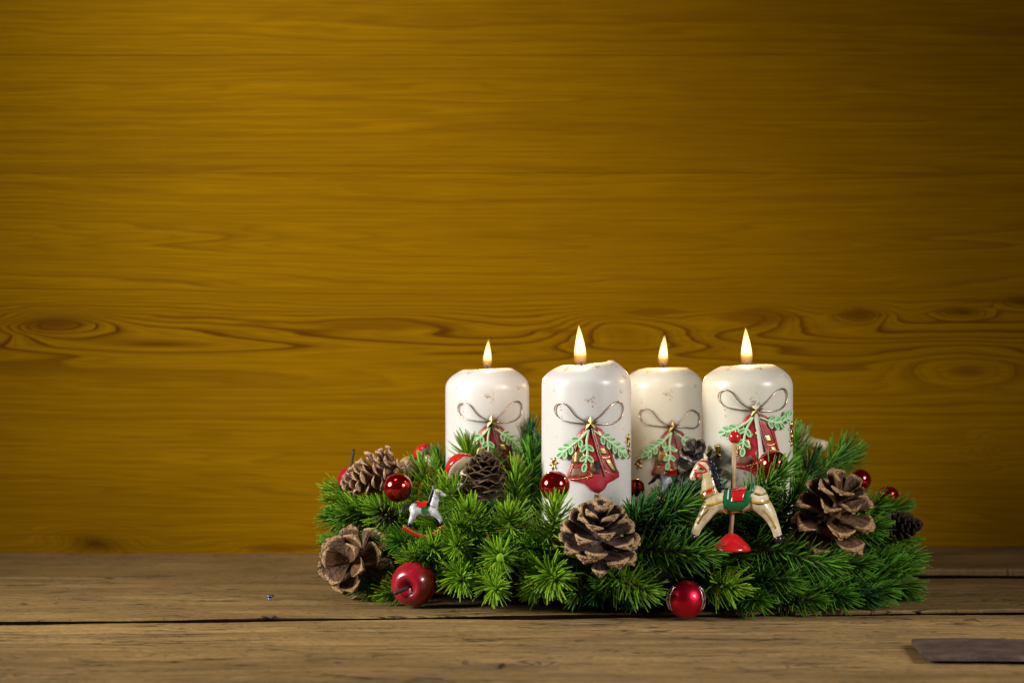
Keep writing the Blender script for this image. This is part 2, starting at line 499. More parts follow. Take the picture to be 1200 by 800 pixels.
def wax(name, col):
    t = NT(name); g, x, y, z = t.pos(True)
    n = t.noise(g, 90, 4, .6)
    base = t.mix(n, tuple(c * .94 for c in col), col)
    # gold leaf flecks, thickest in a band below the shoulder
    sp = t.noise(g, 520, 2, .6)
    reg = t.noise(g, 85, 2, .5)
    gx = t.math('DIVIDE', x, .014); gz = t.math('DIVIDE', t.math('SUBTRACT', z, .092), .005)
    spot = t.math('MULTIPLY', t.math('EXPONENT', t.math('MULTIPLY', t.math('ADD', t.math('MULTIPLY', gx, gx), t.math('MULTIPLY', gz, gz)), -1.0)), .20)
    reg = t.math('ADD', reg, spot)
    fl = t.math('MULTIPLY', t.ramp(sp, [(.54, 0.0), (.60, 1.0)]), t.ramp(reg, [(.63, 0.0), (.69, 1.0)]))
    base = t.mix(t.math('MULTIPLY', fl, .85), base, (.30, .17, .06))
    t.p(col=base, rough=.36, spec=.45, sss=.45, sss_scale=.009, coat=.15, coat_rough=.2)
    t.b.inputs['Subsurface Radius'].default_value = (1.0, .75, .5)
    t.bump(n, .06, .0006)
    return t.mat
M_WAX_WHITE = wax('wax_white', (.655, .635, .60))
M_WAX_IVORY = wax('wax_ivory', (.66, .625, .51))

def flame_mat():
    t = NT('flame')
    t.n.remove(t.b)
    g, x, y, z = t.pos(True)
    e = t.new('ShaderNodeEmission')
    zz = t.math('DIVIDE', z, .024)
    t.l.new(t.ramp(zz, [(0.0, (.55, .38, .45)), (.16, (1, .42, .10)), (.34, (1, .58, .22)), (1.0, (1, .52, .17))]), e.inputs['Color'])
    s = t.ramp(zz, [(0.0, .01), (.10, .05), (.22, .11), (.36, .60), (.5, 1.0), (1.0, 1.0)])
    t.l.new(t.math('MULTIPLY', s, 1150.0), e.inputs['Strength'])
    t.l.new(e.outputs[0], t.out.inputs['Volume'])
    return t.mat
M_FLAME = flame_mat()

# ================================================================== wreath
WC = Vector((0.078, 1.672, 0.0))
wreath = tag(empty('advent_wreath', WC), 'round green artificial fir wreath lying on the wooden table', 'wreath')
m = MB()
NN = 72
vs_, fs = [], []
RM, RX, RZ = .112, .050, .021
for i in range(NN):
    a = 2 * math.pi * i / NN
    for j in range(14):
        b = 2 * math.pi * j / 14
        lump = 1 + .06 * math.sin(a * 9 + b * 2) + .05 * math.sin(a * 17 - b)
        r = RM + RX * math.cos(b) * lump
        vs_.append((r * math.cos(a), r * math.sin(a), max(.0015, .023 + RZ * math.sin(b) * lump)))
for i in range(NN):
    for j in range(14):
        fs.append((i * 14 + j, ((i + 1) % NN) * 14 + j, ((i + 1) % NN) * 14 + (j + 1) % 14, i * 14 + (j + 1) % 14))
m.add(vs_, fs)
m.build('ring_core', M_STRAW, wreath)

def sprig_meshes(seed, L, nl, n_need, mat):
    rnd = random.Random(seed)
    st = MB()
    bend = Vector((rnd.uniform(-1, 1), rnd.uniform(-1, 1), 0)) * L * .10
    def ax(t): return Vector((0, 0, L * t)) + bend * t * t
    st.tube([ax(i / 5) for i in range(6)], [lerp(.0016, .0009, i / 5) for i in range(6)], 6)
    nd = MB()
    for i in range(n_need):
        t = (i + .5) / n_need
        t = .06 + .94 * t ** .82
        az = i * 2.39996 + rnd.uniform(-.35, .35)
        ang = R(interp([(0, 66), (.6, 60), (.85, 46), (.95, 30), (1, 12)], t) + rnd.gauss(0, 7))
        ln = nl * rnd.uniform(.78, 1.1) * interp([(0, .85), (.5, 1), (.9, .9), (1, .72)], t)
        rad = Vector((math.cos(az), math.sin(az), 0))
        d0 = rad * math.sin(ang) + Vector((0, 0, math.cos(ang)))
        ang1 = ang - R(rnd.uniform(4, 26))
        d1 = rad * math.sin(ang1) + Vector((0, 0, math.cos(ang1)))
        side = Vector((-math.sin(az), math.cos(az), 0))
        twist = side * rnd.uniform(-.12, .12)
        p0 = ax(t)
        pts = []
        for s in (0, .30, .68, .93):
            pts.append(p0 + (d0 * (s - s * s * .5) + (d1 + twist) * (s * s * .5)) * ln)
        tip = p0 + (d0 * .5 + (d1 + twist) * .5) * ln * 1.0
        nrm = d0.cross(side).normalized()
        w = rnd.uniform(.00058, .00080)
        ws = (.62, 1.0, .9, .55)
        tone = rnd.uniform(0, 1)
        if rnd.random() < .012: tone = 2.0
        base = len(nd.v)
        vv = []
        for p, k in zip(pts, ws):
            vv += [p + side * w * k - nrm * w * .25 * k, p - side * w * k - nrm * w * .25 * k, p + nrm * w * .62 * k]
        vv.append(tip)
        ff = []
        for q in range(3):
            for j in range(3):
                ff.append((q * 3 + j, q * 3 + (j + 1) % 3, q * 3 + 3 + (j + 1) % 3, q * 3 + 3 + j))
        for j in range(3): ff.append((9 + j, 9 + (j + 1) % 3, 12))
        tt = [tone * .55 + .15] * 3 + [tone * .8 + .1] * 3 + [min(tone + .10, 1.2)] * 3 + [min(tone + .2, 1.2)] * 4
        if tone == 2.0: tt = [2.0] * 13
        nd.add(vv, ff, 0, tt)
    return st.mesh('sprig', M_TWIG), nd.mesh('needles', mat)
VAR = {}
for key, mat in (('y', M_NEEDLE_Y), ('g', M_NEEDLE_G), ('b', M_NEEDLE_B)):
    VAR[key] = [sprig_meshes(31 * k + ord(key), .052 + .004 * (k % 3), .0215 - .001 * (k % 2), 128 + 6 * k, mat) for k in range(5)]

count = [0]
def sprig(tip, direc, key, scale=1.0):
    count[0] += 1
    st, nd = VAR[key][count[0] % 5]
    d = Vector(direc).normalized()
    L = max(v.co.z for v in st.vertices) * scale
    base = Vector(tip) - d * L
    a = random.uniform(0, 6.28)
    M = frame(base - WC, d, (math.cos(a), math.sin(a), .3)) @ Matrix.Scale(scale, 4)
    s = link('sprig', st, wreath, M)
    n = link('needles', nd, s)
    n['kind'] = 'stuff'
    return s

# the sprigs one can tell apart along the front (photograph px of the tip, depth, direction)
FRONT = [
 (557, 601, 1.515, 0, -.75, .55, 'y', 1.0), (530, 632, 1.52, -.15, -.9, .15, 'y', .95), (586, 650, 1.492, .0, -1, .12, 'y', 1.0),
 (535, 678, 1.508, -.05, -1, -.05, 'y', .95), (577, 688, 1.488, .05, -1, -.06, 'y', .85), (532, 570, 1.55, -.25, -.7, .6, 'y', 1.0),
 (606, 600, 1.50, .05, -.75, .5, 'y', 1.0), (651, 596, 1.487, .08, -.6, .8, 'y', 1.0), (645, 676, 1.474, .05, -1, -.05, 'y', 1.08),
 (758, 686, 1.474, .62, -.78, -.10, 'y', 1.0), (828, 643, 1.472, .85, -.5, .05, 'g', 1.05), (868, 684, 1.474, .5, -.85, .02, 'y', 1.0),
 (924, 684, 1.486, .75, -.65, -.05, 'g', 1.0), (815, 578, 1.50, .75, -.25, .55, 'b', 1.0), (785, 590, 1.502, .55, -.25, .65, 'b', 1.0), (838, 580, 1.535, .5, -.3, .6, 'b', .9), (812, 600, 1.49, .8, -.4, .3, 'g', 1.0),
 (905, 575, 1.52, .3, -.4, .8, 'g', .95), (930, 572, 1.525, .4, -.3, .8, 'g', 1.0), (885, 585, 1.525, .2, -.5, .8, 'b', .9), (860, 612, 1.515, .3, -.8, .4, 'b', .95), (915, 610, 1.52, .5, -.6, .5, 'g', .9), (872, 650, 1.50, .4, -.9, .1, 'g', .95), (850, 668, 1.49, .2, -.95, .1, 'g', .9),
 (918, 552, 1.51, .55, -.35, .55, 'g', 1.0), (975, 655, 1.482, .92, -.4, -.12, 'g', 1.05), (1068, 688, 1.572, .9, -.4, -.05, 'g', 1.0),
 (1040, 692, 1.535, .78, -.6, -.05, 'g', 1.0), (990, 692, 1.512, .65, -.75, -.05, 'g', 1.0), (1070, 655, 1.60, .92, -.3, .1, 'g', 1.0),
 (425, 690, 1.575, -.95, -.35, -.05, 'g', .9), (455, 690, 1.545, -.6, -.8, -.02, 'y', .8), (442, 600, 1.575, -.45, -.7, .35, 'y', 1.0), (470, 632, 1.56, -.5, -.85, .1, 'g', .9),
 (392, 612, 1.66, -.95, -.25, .05, 'g', 1.0), (396, 588, 1.65, -.95, -.2, .2, 'y', 1.0), (394, 634, 1.665, -.95, -.25, -.02, 'g', 1.0), (400, 608, 1.62, -.8, -.6, .05, 'g', .95),
 (398, 572, 1.66, -.85, -.2, .35, 'y', 1.0), (396, 600, 1.665, -.95, -.2, .05, 'g', 1.0), (398, 638, 1.67, -.97, -.2, .0, 'g', 1.0), (410, 590, 1.62, -.7, -.6, .25, 'y', 1.0),
 (545, 525, 1.625, -.2, -.3, .8, 'y', 1.0), (610, 552, 1.56, .1, -.3, .85, 'y', .95), (632, 535, 1.64, .1, -.1, .9, 'g', .9), (575, 540, 1.61, .15, -.1, .9, 'g', .8),
 (700, 693, 1.50, -.2, -1, -.05, 'b', .8), (620, 640, 1.505, .1, -1, .1, 'g', .9), (500, 655, 1.535, -.2, -.9, .1, 'g', .9), (512, 640, 1.53, -.1, -.9, .3, 'y', .9), (531, 617, 1.525, -.15, -.8, .45, 'y', .9), (493, 646, 1.535, -.2, -.8, .45, 'y', .8), (480, 650, 1.55, -.3, -.9, .25, 'y', .85),
 (955, 545, 1.60, .35, -.25, .85, 'b', 1.0), (985, 520, 1.70, .55, .1, .75, 'g', 1.05), (1000, 530, 1.72, .7, .1, .55, 'g', 1.0), (945, 515, 1.66, .2, .1, .9, 'g', 1.0),
 (1030, 590, 1.64, .8, -.3, .4, 'g', 1.0), (1050, 590, 1.67, .9, -.1, .3, 'g', 1.0), (1025, 620, 1.58, .8, -.5, .15, 'g', 1.0), (1060, 628, 1.62, .95, -.2, .1, 'g', 1.0),
 (940, 600, 1.53, .6, -.5, .5, 'b', .9), (780, 620, 1.49, .5, -.8, .2, 'b', 1.0), (760, 596, 1.50, .4, -.6, .65, 'b', 1.0), (890, 620, 1.52, .6, -.8, .1, 'b', .9), (925, 640, 1.50, .7, -.7, .05, 'g', 1.0),
 (626, 508, 1.665, .1, 0, 1, 'b', 1.0), (634, 520, 1.63, .05, 0, 1, 'b', .9), (618, 530, 1.62, -.1, -.2, 1, 'g', .9),
 (1060, 670, 1.575, .9, -.4, .1, 'g', 1.0), (1010, 665, 1.53, .8, -.6, .1, 'g', 1.0), (1045, 645, 1.60, .9, -.3, .2, 'g', 1.0), (1062, 703, 1.575, .85, -.5, -.1, 'g', .9), (1020, 705, 1.525, .7, -.7, -.1, 'b', .9), (950, 705, 1.495, .6, -.8, -.05, 'g', .9), (890, 708, 1.482, .4, -.9, -.05, 'g', .85),
 (500, 545, 1.66, -.3, -.1, .8, 'y', 1.0), (475, 560, 1.66, -.4, -.2, .8, 'g', .9), (520, 540, 1.68, -.2, .0, .9, 'g', 1.0),
]
for (px, py, d, a, b, c, key, sc) in FRONT:
    sprig(P(px, py, d), (a, b, c), key, sc)

# ornaments that the rest of the twigs keep clear of: (px, py, depth, radius px)
KEEP = [(435, 553, 1.60, 34), (567, 553, 1.56, 26), (413, 657, 1.575, 44), (703, 627, 1.485, 48), (975, 600, 1.50, 54), (1060, 613, 1.60, 22), (808, 540, 1.54, 30),
        (466, 571, 1.58, 20), (540, 545, 1.585, 20), (650, 567, 1.515, 20), (484, 684, 1.535, 30), (804, 702, 1.487, 25), (906, 543, 1.525, 22), (1010, 562, 1.62, 13), (1042, 578, 1.66, 12),
        (860, 580, 1.485, 48), (830, 600, 1.485, 40), (895, 605, 1.485, 35), (858, 640, 1.485, 26), (497, 600, 1.555, 26), (780, 558, 1.57, 20), (498, 531, 1.72, 14), (960, 518, 1.72, 16), (483, 548, 1.66, 16), (745, 568, 1.58, 10)]
CAND = [('A', 571, 432, 1.68, 98), ('B', 687, 425, 1.565, 105), ('C', 777, 431, 1.752, 94), ('D', 876, 427, 1.57, 106)]
CPOS = [P(c[1], 400, c[3]) for c in CAND]
def project(p): return (600 + p.x / p.y * FPX, 400 - (p.z - CAM_H) / p.y * FPX)
def clear(tip, base, margin=30):
    for q in (tip, tip.lerp(base, .5)):
        for c in CPOS:
            if math.hypot(q.x - c.x, q.y - c.y) < .036: return False
        sx, sy = project(q)
        for (kx, ky, kd, kr) in KEEP:
            if q.y < kd + .012 and math.hypot(sx - kx, sy - ky) < kr + margin * (1 if q is tip else .5): return False
        # never hide the candles' reliefs
        for (nm, cx, cy, cd, cw) in CAND:
            if q.y < cd and abs(sx - cx) < cw / 2 + 15 and sy < 572: return False
    return True
rnd = random.Random(5)
for ring, (el, rr, n) in enumerate([(-2, .163, 46), (14, .160, 46), (34, .150, 42), (58, .130, 38), (84, .110, 32), (112, .085, 24)]):
    for i in range(n):
        a = 2 * math.pi * (i + rnd.random() * .7) / n
        e = R(el + rnd.uniform(-9, 9))
        rad = Vector((math.cos(a), math.sin(a), 0)); tan = Vector((-math.sin(a), math.cos(a), 0))
        d = rad * math.cos(e) + Vector((0, 0, 1)) * math.sin(e) + tan * rnd.uniform(-.6, .6)
        d.normalize()
        sc = rnd.uniform(.75, 1.0)
        base = WC + rad * (rr - .03) + Vector((0, 0, .018 + .014 * math.sin(e) + rnd.uniform(-.004, .006)))
        tip = base + d * .054 * sc
        if tip.y > 1.90: continue
        if tip.z < .012: tip.z = .012
        if not clear(tip, base, 26): continue
        key = ('g' if rnd.random() < .45 else 'b') if tip.x > .07 else ('g' if rnd.random() < .6 else 'y')  # lit left and dimmer right painted through the choice of green
        sprig(tip, tip - base, key, sc)
# short dark filler twigs close round the core so no gap shows the table through it
for i in range(90):
    a = 2 * math.pi * (i + rnd.random() * .8) / 90
    e = R(rnd.uniform(-5, 75))
    rad = Vector((math.cos(a), math.sin(a), 0)); tan = Vector((-math.sin(a), math.cos(a), 0))
    d = (rad * math.cos(e) + Vector((0, 0, 1)) * math.sin(e) + tan * rnd.uniform(-.9, .9)).normalized()
    base = WC + rad * rnd.uniform(.115, .145) + Vector((0, 0, .020))
    tip = base + d * .036
    if tip.z < .012: tip.z = .012
    if any(math.hypot(tip.x - c.x, tip.y - c.y) < .040 for c in CPOS): continue
    if not clear(tip, base, 6): continue
    sprig(tip, tip - base, 'b', .72)
# the cut plastic twig end that shows as a small pale disc on the front
m = MB(); m.ball((0, 0, 0), mm(5.5, 1.47), 8, 0, (.75, .35, 1.0)); m.att = [.9] * len(m.att); o = m.build('twig_end', M_NEEDLE_Y, wreath); o.location = P(586, 653, 1.468) - WC; o.rotation_euler = (0, R(20), 0)

# ================================================================== candles
CAN_R = .0300
def make_candle(idx, px, py, d, wpx, mat, label, turn, dv, flame_px, wob_amp, keep_parts):
    r = mm(wpx, d) / 2
    c = P(px, py, d)
    z0 = .043
    h = c.z - z0
    root = tag(empty('pillar_candle', (c.x, c.y, z0)), label, 'candle', 'four lit pillar candles in the wreath')
    k = r / .030
    prof = [(r * .96, 0), (r, .002)]
    prof += [(r, h * q) for q in (.2, .4, .6, .75)]
    prof += [(r, h - .0150), (r * .997, h - .0130), (r * .985, h - .0110), (r * .958, h - .0090), (r * .915, h - .0071), (r * .85, h - .0051), (r * .76, h - .0031), (r * .67, h - .0015), (r * .59, h - .0004),
             (r * .50, h - .0003), (r * .40, h - .0018), (r * .22, h - .0032), (r * .04, h - .0034)]
    ph = idx * 1.9
    def wob(p):
        a = math.atan2(p.y, p.x)
        q = max(0, (p.z - (h - .011)) / .011)
        rr = math.hypot(p.x, p.y) / r
        dz = wob_amp * q * (.42 * math.cos(a - .1) + .16 * math.sin(2 * a + ph) + .07 * math.sin(5 * a + ph)) * min(1, max(0, rr - .2) * 3)
        s = 1 + .003 * math.sin(3 * a + ph) + .002 * math.sin(p.z * 160 + ph)
        return Vector((p.x * s, p.y * s, p.z + dz))
    m = MB(); m.lathe(prof, 72, 0, None, wob)
    m.build('wax_body', mat, root)
    # wick and flame
    fx, ftip, fbase = flame_px
    ox = mm(fx - px, d)
    hf = mm(fbase - ftip, d)
    zb = P(px, fbase, d).z - z0
    m = MB()
    bw = (.0016 if idx % 2 else -.0012)
    m.tube(bez([(ox * .6, 0, h - .006), (ox * .8, 0, h - .001), (ox, 0, zb + .0018), (ox + bw, -.0004, zb + .0030)], 4), [.00065] * 12 + [.0004], 7)
    m.build('wick', M_WICK, root)
    m = MB()
    wf = hf * .158
    fp = [(0, .35), (.04, .78), (.10, .95), (.18, 1.0), (.28, .98), (.42, .86), (.58, .68), (.74, .46), (.88, .24), (.96, .09), (1, .01)]
    lean = random.Random(idx).uniform(-.0014, .0014)
    def fw(p): return Vector((p.x + lean * (p.z / .024) ** 2, p.y, p.z))
    m.lathe([(wf * w, .024 * t) for t, w in fp], 24, 0, None, fw)
    o = m.build('flame', M_FLAME, root); o.location = (ox, 0, zb); o.scale = (1, 1, hf / .024)
    ld = bpy.data.lights.new('flame_light', 'POINT'); ld.energy = .11; ld.color = (1, .62, .28); ld.shadow_soft_size = .003
    lo = link('flame_light', ld, root); lo.location = (ox, 0, zb + hf * .5)

    # ---- relief, laid out in millimetres round a star and wrapped onto the wax
    z_star = P(px, dv, d).z - z0
    def W(u, v, lift=0.0):
        a = turn + u * .001 * k / r
        rr = r + lift * .001
        return Vector((rr * math.sin(a), -rr * math.cos(a), z_star + v * .001 * k))
    def WT(m, pts, rad, lift, n=6, mat=0, sub=6):
        q = bez([(u, v, 0) for u, v in pts], sub)
        m.tube([W(a.x, a.y, lift) for a in q], rad * .001, n, mat)
    def loft(m, tab, lift, dome, mat=0, cols=14, rows=22):
        v0, v1 = tab[0][0], tab[-1][0]
        grid = []
        L = [(v0 - t[0], t[1]) for t in tab]; Rr = [(v0 - t[0], t[2]) for t in tab]
        for i in range(rows + 1):
            q = (v0 - v1) * i / rows
            a, b = interp(L, q), interp(Rr, q)
            row = []
            for j in range(cols + 1):
                s = j / cols
                hgt = lift + dome * (max(0, 1 - (2 * s - 1) ** 2)) ** .5 * min(1, .35 + q * .12)
                if j in (0, cols) or i in (0, rows): hgt = .05
                row.append(W(lerp(a, b, s), v0 - q, hgt))
            grid.append(row)
        m.grid(grid, mat)
    bell = MB()
    tab = [(-2, -2.5, 4), (-4, -5.5, 8), (-8, -9, 11.5), (-14, -11, 14), (-22, -12, 16.4), (-29, -13.4, 19), (-33, -15.2, 21.6), (-35.5, -15.6, 22.4), (-37.8, -13, 17), (-39.4, -4, 12.4), (-42, -1.0, 11), (-44.5, 1.6, 9), (-45.6, 3.6, 6.6)]
    loft(bell, tab, .3, 1.7)
    b = bell.build('bell', M_BELL_RED if idx in (1, 3) else M_BELL_DARKRED, root)
    rn = random.Random(idx * 7 + 3)
    patches = [([(-17, -10.4, -4.4), (-20, -10.8, -2.6), (-25, -11.6, -1.2), (-28, -12.2, -2.4)], M_OLD_GOLD), ([(-28.2, -12.4, -1.2), (-32, -13.6, .2), (-36, -14.6, -1.5)], M_BELL_BROWN), ([(-22.5, 3.4, 4.6), (-26, 2.0, 5.6), (-27.5, -1.4, 8.8), (-29.5, .4, 7.0), (-32, .6, 6.6), (-35, -1.0, 8.4)], M_CONE_DULL),
               ([(-22, 8, 13), (-27, 10, 15.8), (-31, 13.4, 18), (-34, 15.8, 19.6)], M_OLD_GOLD), ([(-24, .5, 4.5), (-28, -1.2, 7), (-31, -.5, 6.2), (-34, 2.6, 4.8)], M_OLD_GOLD),
               ([(-12, -6.5, -1.5), (-15, -7, -2), (-18, -8, -3.2)], M_BELL_DARKRED), ([(-15, 4, 9.6), (-19, 5, 11.6), (-21.5, 6.2, 12.6)], M_GOLD if idx != 1 else M_OLD_GOLD)]
    if idx in (2, 3):
        for _ in range(9):
            cu, cv = rn.uniform(-9, 12), rn.uniform(-34, -14)
            w_ = rn.uniform(1.2, 2.8)
            patches.append(([(cv + 2, cu - w_ * .4, cu + w_ * .5), (cv, cu - w_, cu + w_), (cv - 1.8, cu - w_ * .5, cu + w_ * .3)], M_GOLD if rn.random() < .7 else M_BELL_BROWN))
    for tb, mt in patches:
        m = MB(); loft(m, tb, 1.95, .35, 0, 6, 6); m.build('foil_patch', mt, b)
    m = MB()       # raised gold seams and the beaded rim
    for pts in ([(-13.4, -35), (-11.4, -28), (-9.8, -20), (-7.2, -11), (-3, -4)], [(19.8, -33), (16.5, -28), (13.6, -21), (9.3, -11), (4, -4)], [(-12, -29.6), (-7, -29), (-2, -31), (1, -34), (-2, -36.5)],
                [(7, -22), (10, -22.6), (13.2, -21.6)], [(9, -31), (13, -33), (16.6, -35.6)]):
        WT(m, pts, .28, 2.0)
    for i in range(15):
        p = W(-13.2 + i * .95, -36.4 + .12 * i - .9 * math.sin(i * .25), 1.9); m.ball(p, .00042, 5)
    m.build('gold_seam', M_GOLD, b)
    m = MB(); WT(m, [(4.6, -46), (6.2, -49), (7.4, -52), (8.2, -54)], 1.0, .9, 8)
    for i in range(16):
        m.ball(W(4.8 + i * .22 + rn.uniform(-.6, .6), -46.5 - i * .5, 1.7), .0004, 4)
    m.build('clapper', M_OLD_GOLD, b)
    # ribbon tails
    m = MB(); WT(m, [(0, -1), (2.2, -10), (4.8, -20), (8.2, -31), (9.4, -35)], .36, 3.0, 6); WT(m, [(.9, -1), (3.4, -10), (6, -20), (9.2, -30)], .3, 3.0, 6)
    WT(m, [(-.6, -2), (-5, -8), (-9.8, -16), (-11.5, -26)], .30, 2.0, 6)
    m.build('ribbon_tail', M_COPPER, root)
    # wire bow
    tilt = (0, 0, -3.5, 0)[idx]
    for s, pts in ((-1, [(-1, 0), (-9, 4.6), (-15, 11.5), (-20.5, 13.2), (-24.2, 10.6), (-24.0, 6), (-20, 2.4), (-12, .6), (-1, -.4)]),
                   (1, [(1, 0), (7.5, 5.4), (14.5, 11.8), (20.5, 14 + tilt), (24.4, 11 + tilt), (23.6, 4.6 + tilt), (17.5, .4 + tilt * .5), (9, -.6), (1, -.4)])):
        m = MB(); WT(m, pts, .46, 1.1, 7, 0, 7); m.build('bow_loop', M_COPPER, root)
    # star (the right candle carries only a drip of wax there)
    m = MB()
    c0 = W(0, 0, 5.2)
    vs2 = [c0] + [W(math.sin(i * math.pi / 5) * (5.0 if i % 2 == 0 else 2.2), math.cos(i * math.pi / 5) * (5.0 if i % 2 == 0 else 2.2), 3.8) for i in range(10)]
    vs2 += [W(math.sin(i * math.pi / 5) * (5.0 if i % 2 == 0 else 2.2), math.cos(i * math.pi / 5) * (5.0 if i % 2 == 0 else 2.2), .0) for i in range(10)]
    fs2 = [(0, 1 + i, 1 + (i + 1) % 10) for i in range(10)] + [(1 + i, 11 + i, 11 + (i + 1) % 10, 1 + (i + 1) % 10) for i in range(10)]
    m.add(vs2, fs2); m.build('star', M_OLD_GOLD, root, smooth=False)
    if idx == 3:
        m = MB(); q = bez([(0, 3, 0), (.6, -6, 0), (2, -16, 0), (3.4, -28, 0), (4.0, -36, 0)], 5)
        m.tube([W(a.x, a.y, 2.6) for a in q], [.0022 - .0012 * math.sin(i / (len(q) - 1) * 3.1) + .0004 * (i / len(q)) for i in range(len(q))], 8); m.build('wax_drip', mat, root)
    # leaf sprays
    def leaf(parent, u, v, ang, ln, wd):
        m = MB()
        ca, sa = math.cos(ang), math.sin(ang)
        def E(rx, ry, lift, n=12): return [W(u + (ln / 2 + math.cos(2 * math.pi * i / n) * rx) * ca - math.sin(2 * math.pi * i / n) * ry * sa,
                                                v + (ln / 2 + math.cos(2 * math.pi * i / n) * rx) * sa + math.sin(2 * math.pi * i / n) * ry * ca, lift) for i in range(n)]
        r0, r1, r2, r3 = E(ln / 2, wd / 2, 2.0), E(ln / 2 * .88, wd / 2 * .84, 3.0), E(ln / 2 * .66, wd / 2 * .52, 2.9), E(ln / 2 * .62, wd / 2 * .46, 2.55)
        for q, (a, b2, mt) in enumerate(((r0, r1, 0), (r1, r2, 0), (r2, r3, 1))):
            m.add(a + b2, [(i, (i + 1) % 12, 12 + (i + 1) % 12, 12 + i) for i in range(12)], mt)
        m.add(r3, [tuple(range(12))], 1)
        m.build('leaf', [M_LEAF_RIM, M_LEAF], parent)
    sprays = [([(-1, -4), (-6, -10), (-13, -16), (-17, -19)], [.35, .6, .85, 1.0]), ([(-1, -4), (-2.2, -12), (-1.8, -20), (-3.0, -26)], [.45, .72, 1.0]), ([(1, -4), (8, -9), (16, -15), (22, -19.5)], [.30, .48, .66, .84, 1.0])]
    if idx == 3:
        sprays = [([(-1, -4), (-7, -9), (-14, -13), (-18, -14)], [.5, .75, 1.0]), ([(-1, -4), (-5, -11), (-7, -19), (-7.5, -24)], [.4, .7, 1.0]), ([(1, -4), (9, -7), (17, -8), (24, -4)], [.30, .48, .66, .84, 1.0])]
    for pts, ts in sprays:
        m = MB(); WT(m, pts, .75, 2.3, 6, 0, 6); sp = m.build('leaf_spray', M_LEAF_RIM, root)
        q = bez([(u, v, 0) for u, v in pts], 8)
        for t in ts:
            i = min(len(q) - 1, int(t * (len(q) - 1)))
            tng = (q[i] - q[i - 1]); a0 = math.atan2(tng.y, tng.x)
            if t >= 1: leaf(sp, q[i].x, q[i].y, a0, 6.4, 3.5)
            else:
                leaf(sp, q[i].x, q[i].y, a0 + .75, 6.2, 3.3); leaf(sp, q[i].x, q[i].y, a0 - .75, 6.2, 3.3)
    # gold snowflakes pressed into the wax left and right of the bell
    for (u, v) in ((-26, -27), (32, -12), (33, -20) if idx in (1, 3) else (34, -6)):
        m = MB()
        for i in range(6):
            a = i * math.pi / 3 + .2
            m.tube([W(u, v, .35), W(u + math.cos(a) * 2.4, v + math.sin(a) * 3.0, .45), W(u + math.cos(a) * 4, v + math.sin(a) * 4.6, .3)], [.0005, .0008, .0004], 5)
        m.build('snowflake', M_GOLD, root)
    return root
make_candle(0, 571, 432, 1.680, 98, M_WAX_WHITE, 'leftmost white pillar candle, lit, behind the small upright pine cone', .10, 492, (571, 397, 431), .0012, 1)
make_candle(1, 687, 426, 1.565, 105, M_WAX_WHITE, 'tallest white pillar candle at the front with uneven melted top, lit', .05, 494, (680, 380, 428), .0042, 1)
make_candle(2, 777, 431, 1.752, 94, M_WAX_IVORY, 'ivory pillar candle behind the horse head, third from the left, lit', .16, 498, (777, 392, 429), .0016, 1)
make_candle(3, 876, 427.5, 1.570, 106, M_WAX_IVORY, 'rightmost ivory pillar candle behind the carousel horse pole, lit', .06, 479, (875, 383, 428), .0014, 1)

# ================================================================== pine cones
def scale_mesh(name, mat, wide, cup, curl, thick, tipc=.72):
    m = MB()
    S = [0, .2, .42, .62, .78, .9, .97, 1.0]
    w = [.10, .15, .22, .29, .325, .30, .21, .08]
    th = [.03, .03, .035, .05, .10, .13, .10, .04]
    U = [-1, -.55, 0, .55, 1]
    up, lo, au, al = [], [], [], []
    for s, ww, tt in zip(S, w, th):
        r1, r2 = [], []
        for u in U:
            zc = cup * wide * ww * u * u + curl * s * s
            e = 1 - .75 * u * u
            x = ww * wide * u
            yy = s - .05 * u * u * (s > .7)
            r1.append(Vector((x, yy, zc + tt * thick * .35 * e))); r2.append(Vector((x, yy, zc - tt * thick * .65 * e)))
            k = max(0.0, min(1.0, (s - tipc + .18) / .3))
            au.append(.0 if s < .88 else .75); al.append(k)
        up.append(r1); lo.append(r2)
    m.grid(up, 0, au); m.grid([list(reversed(r)) for r in lo], 0, al)
    n = len(U); kk = len(S); off = n * kk
    f = []
    for i in range(kk - 1):
        f.append((i * n, (i + 1) * n, off + (i + 1) * n + n - 1, off + i * n + n - 1))
        f.append((i * n + n - 1, off + i * n, off + (i + 1) * n, (i + 1) * n + n - 1))
    for j in range(n - 1): f.append(((kk - 1) * n + j, off + (kk - 1) * n + n - 1 - j, off + (kk - 1) * n + n - 2 - j, (kk - 1) * n + j + 1))
    m.f += f; m.m += [0] * len(f)
    # the little boss on the scale's outer end
    m.ball((0, .93, curl * .86 - .075 * thick), .05, 5, 0, (1.2, .7, .8))
    m.att[-(6 * 10):] = [.9] * 60
    return m.mesh('scale', mat)
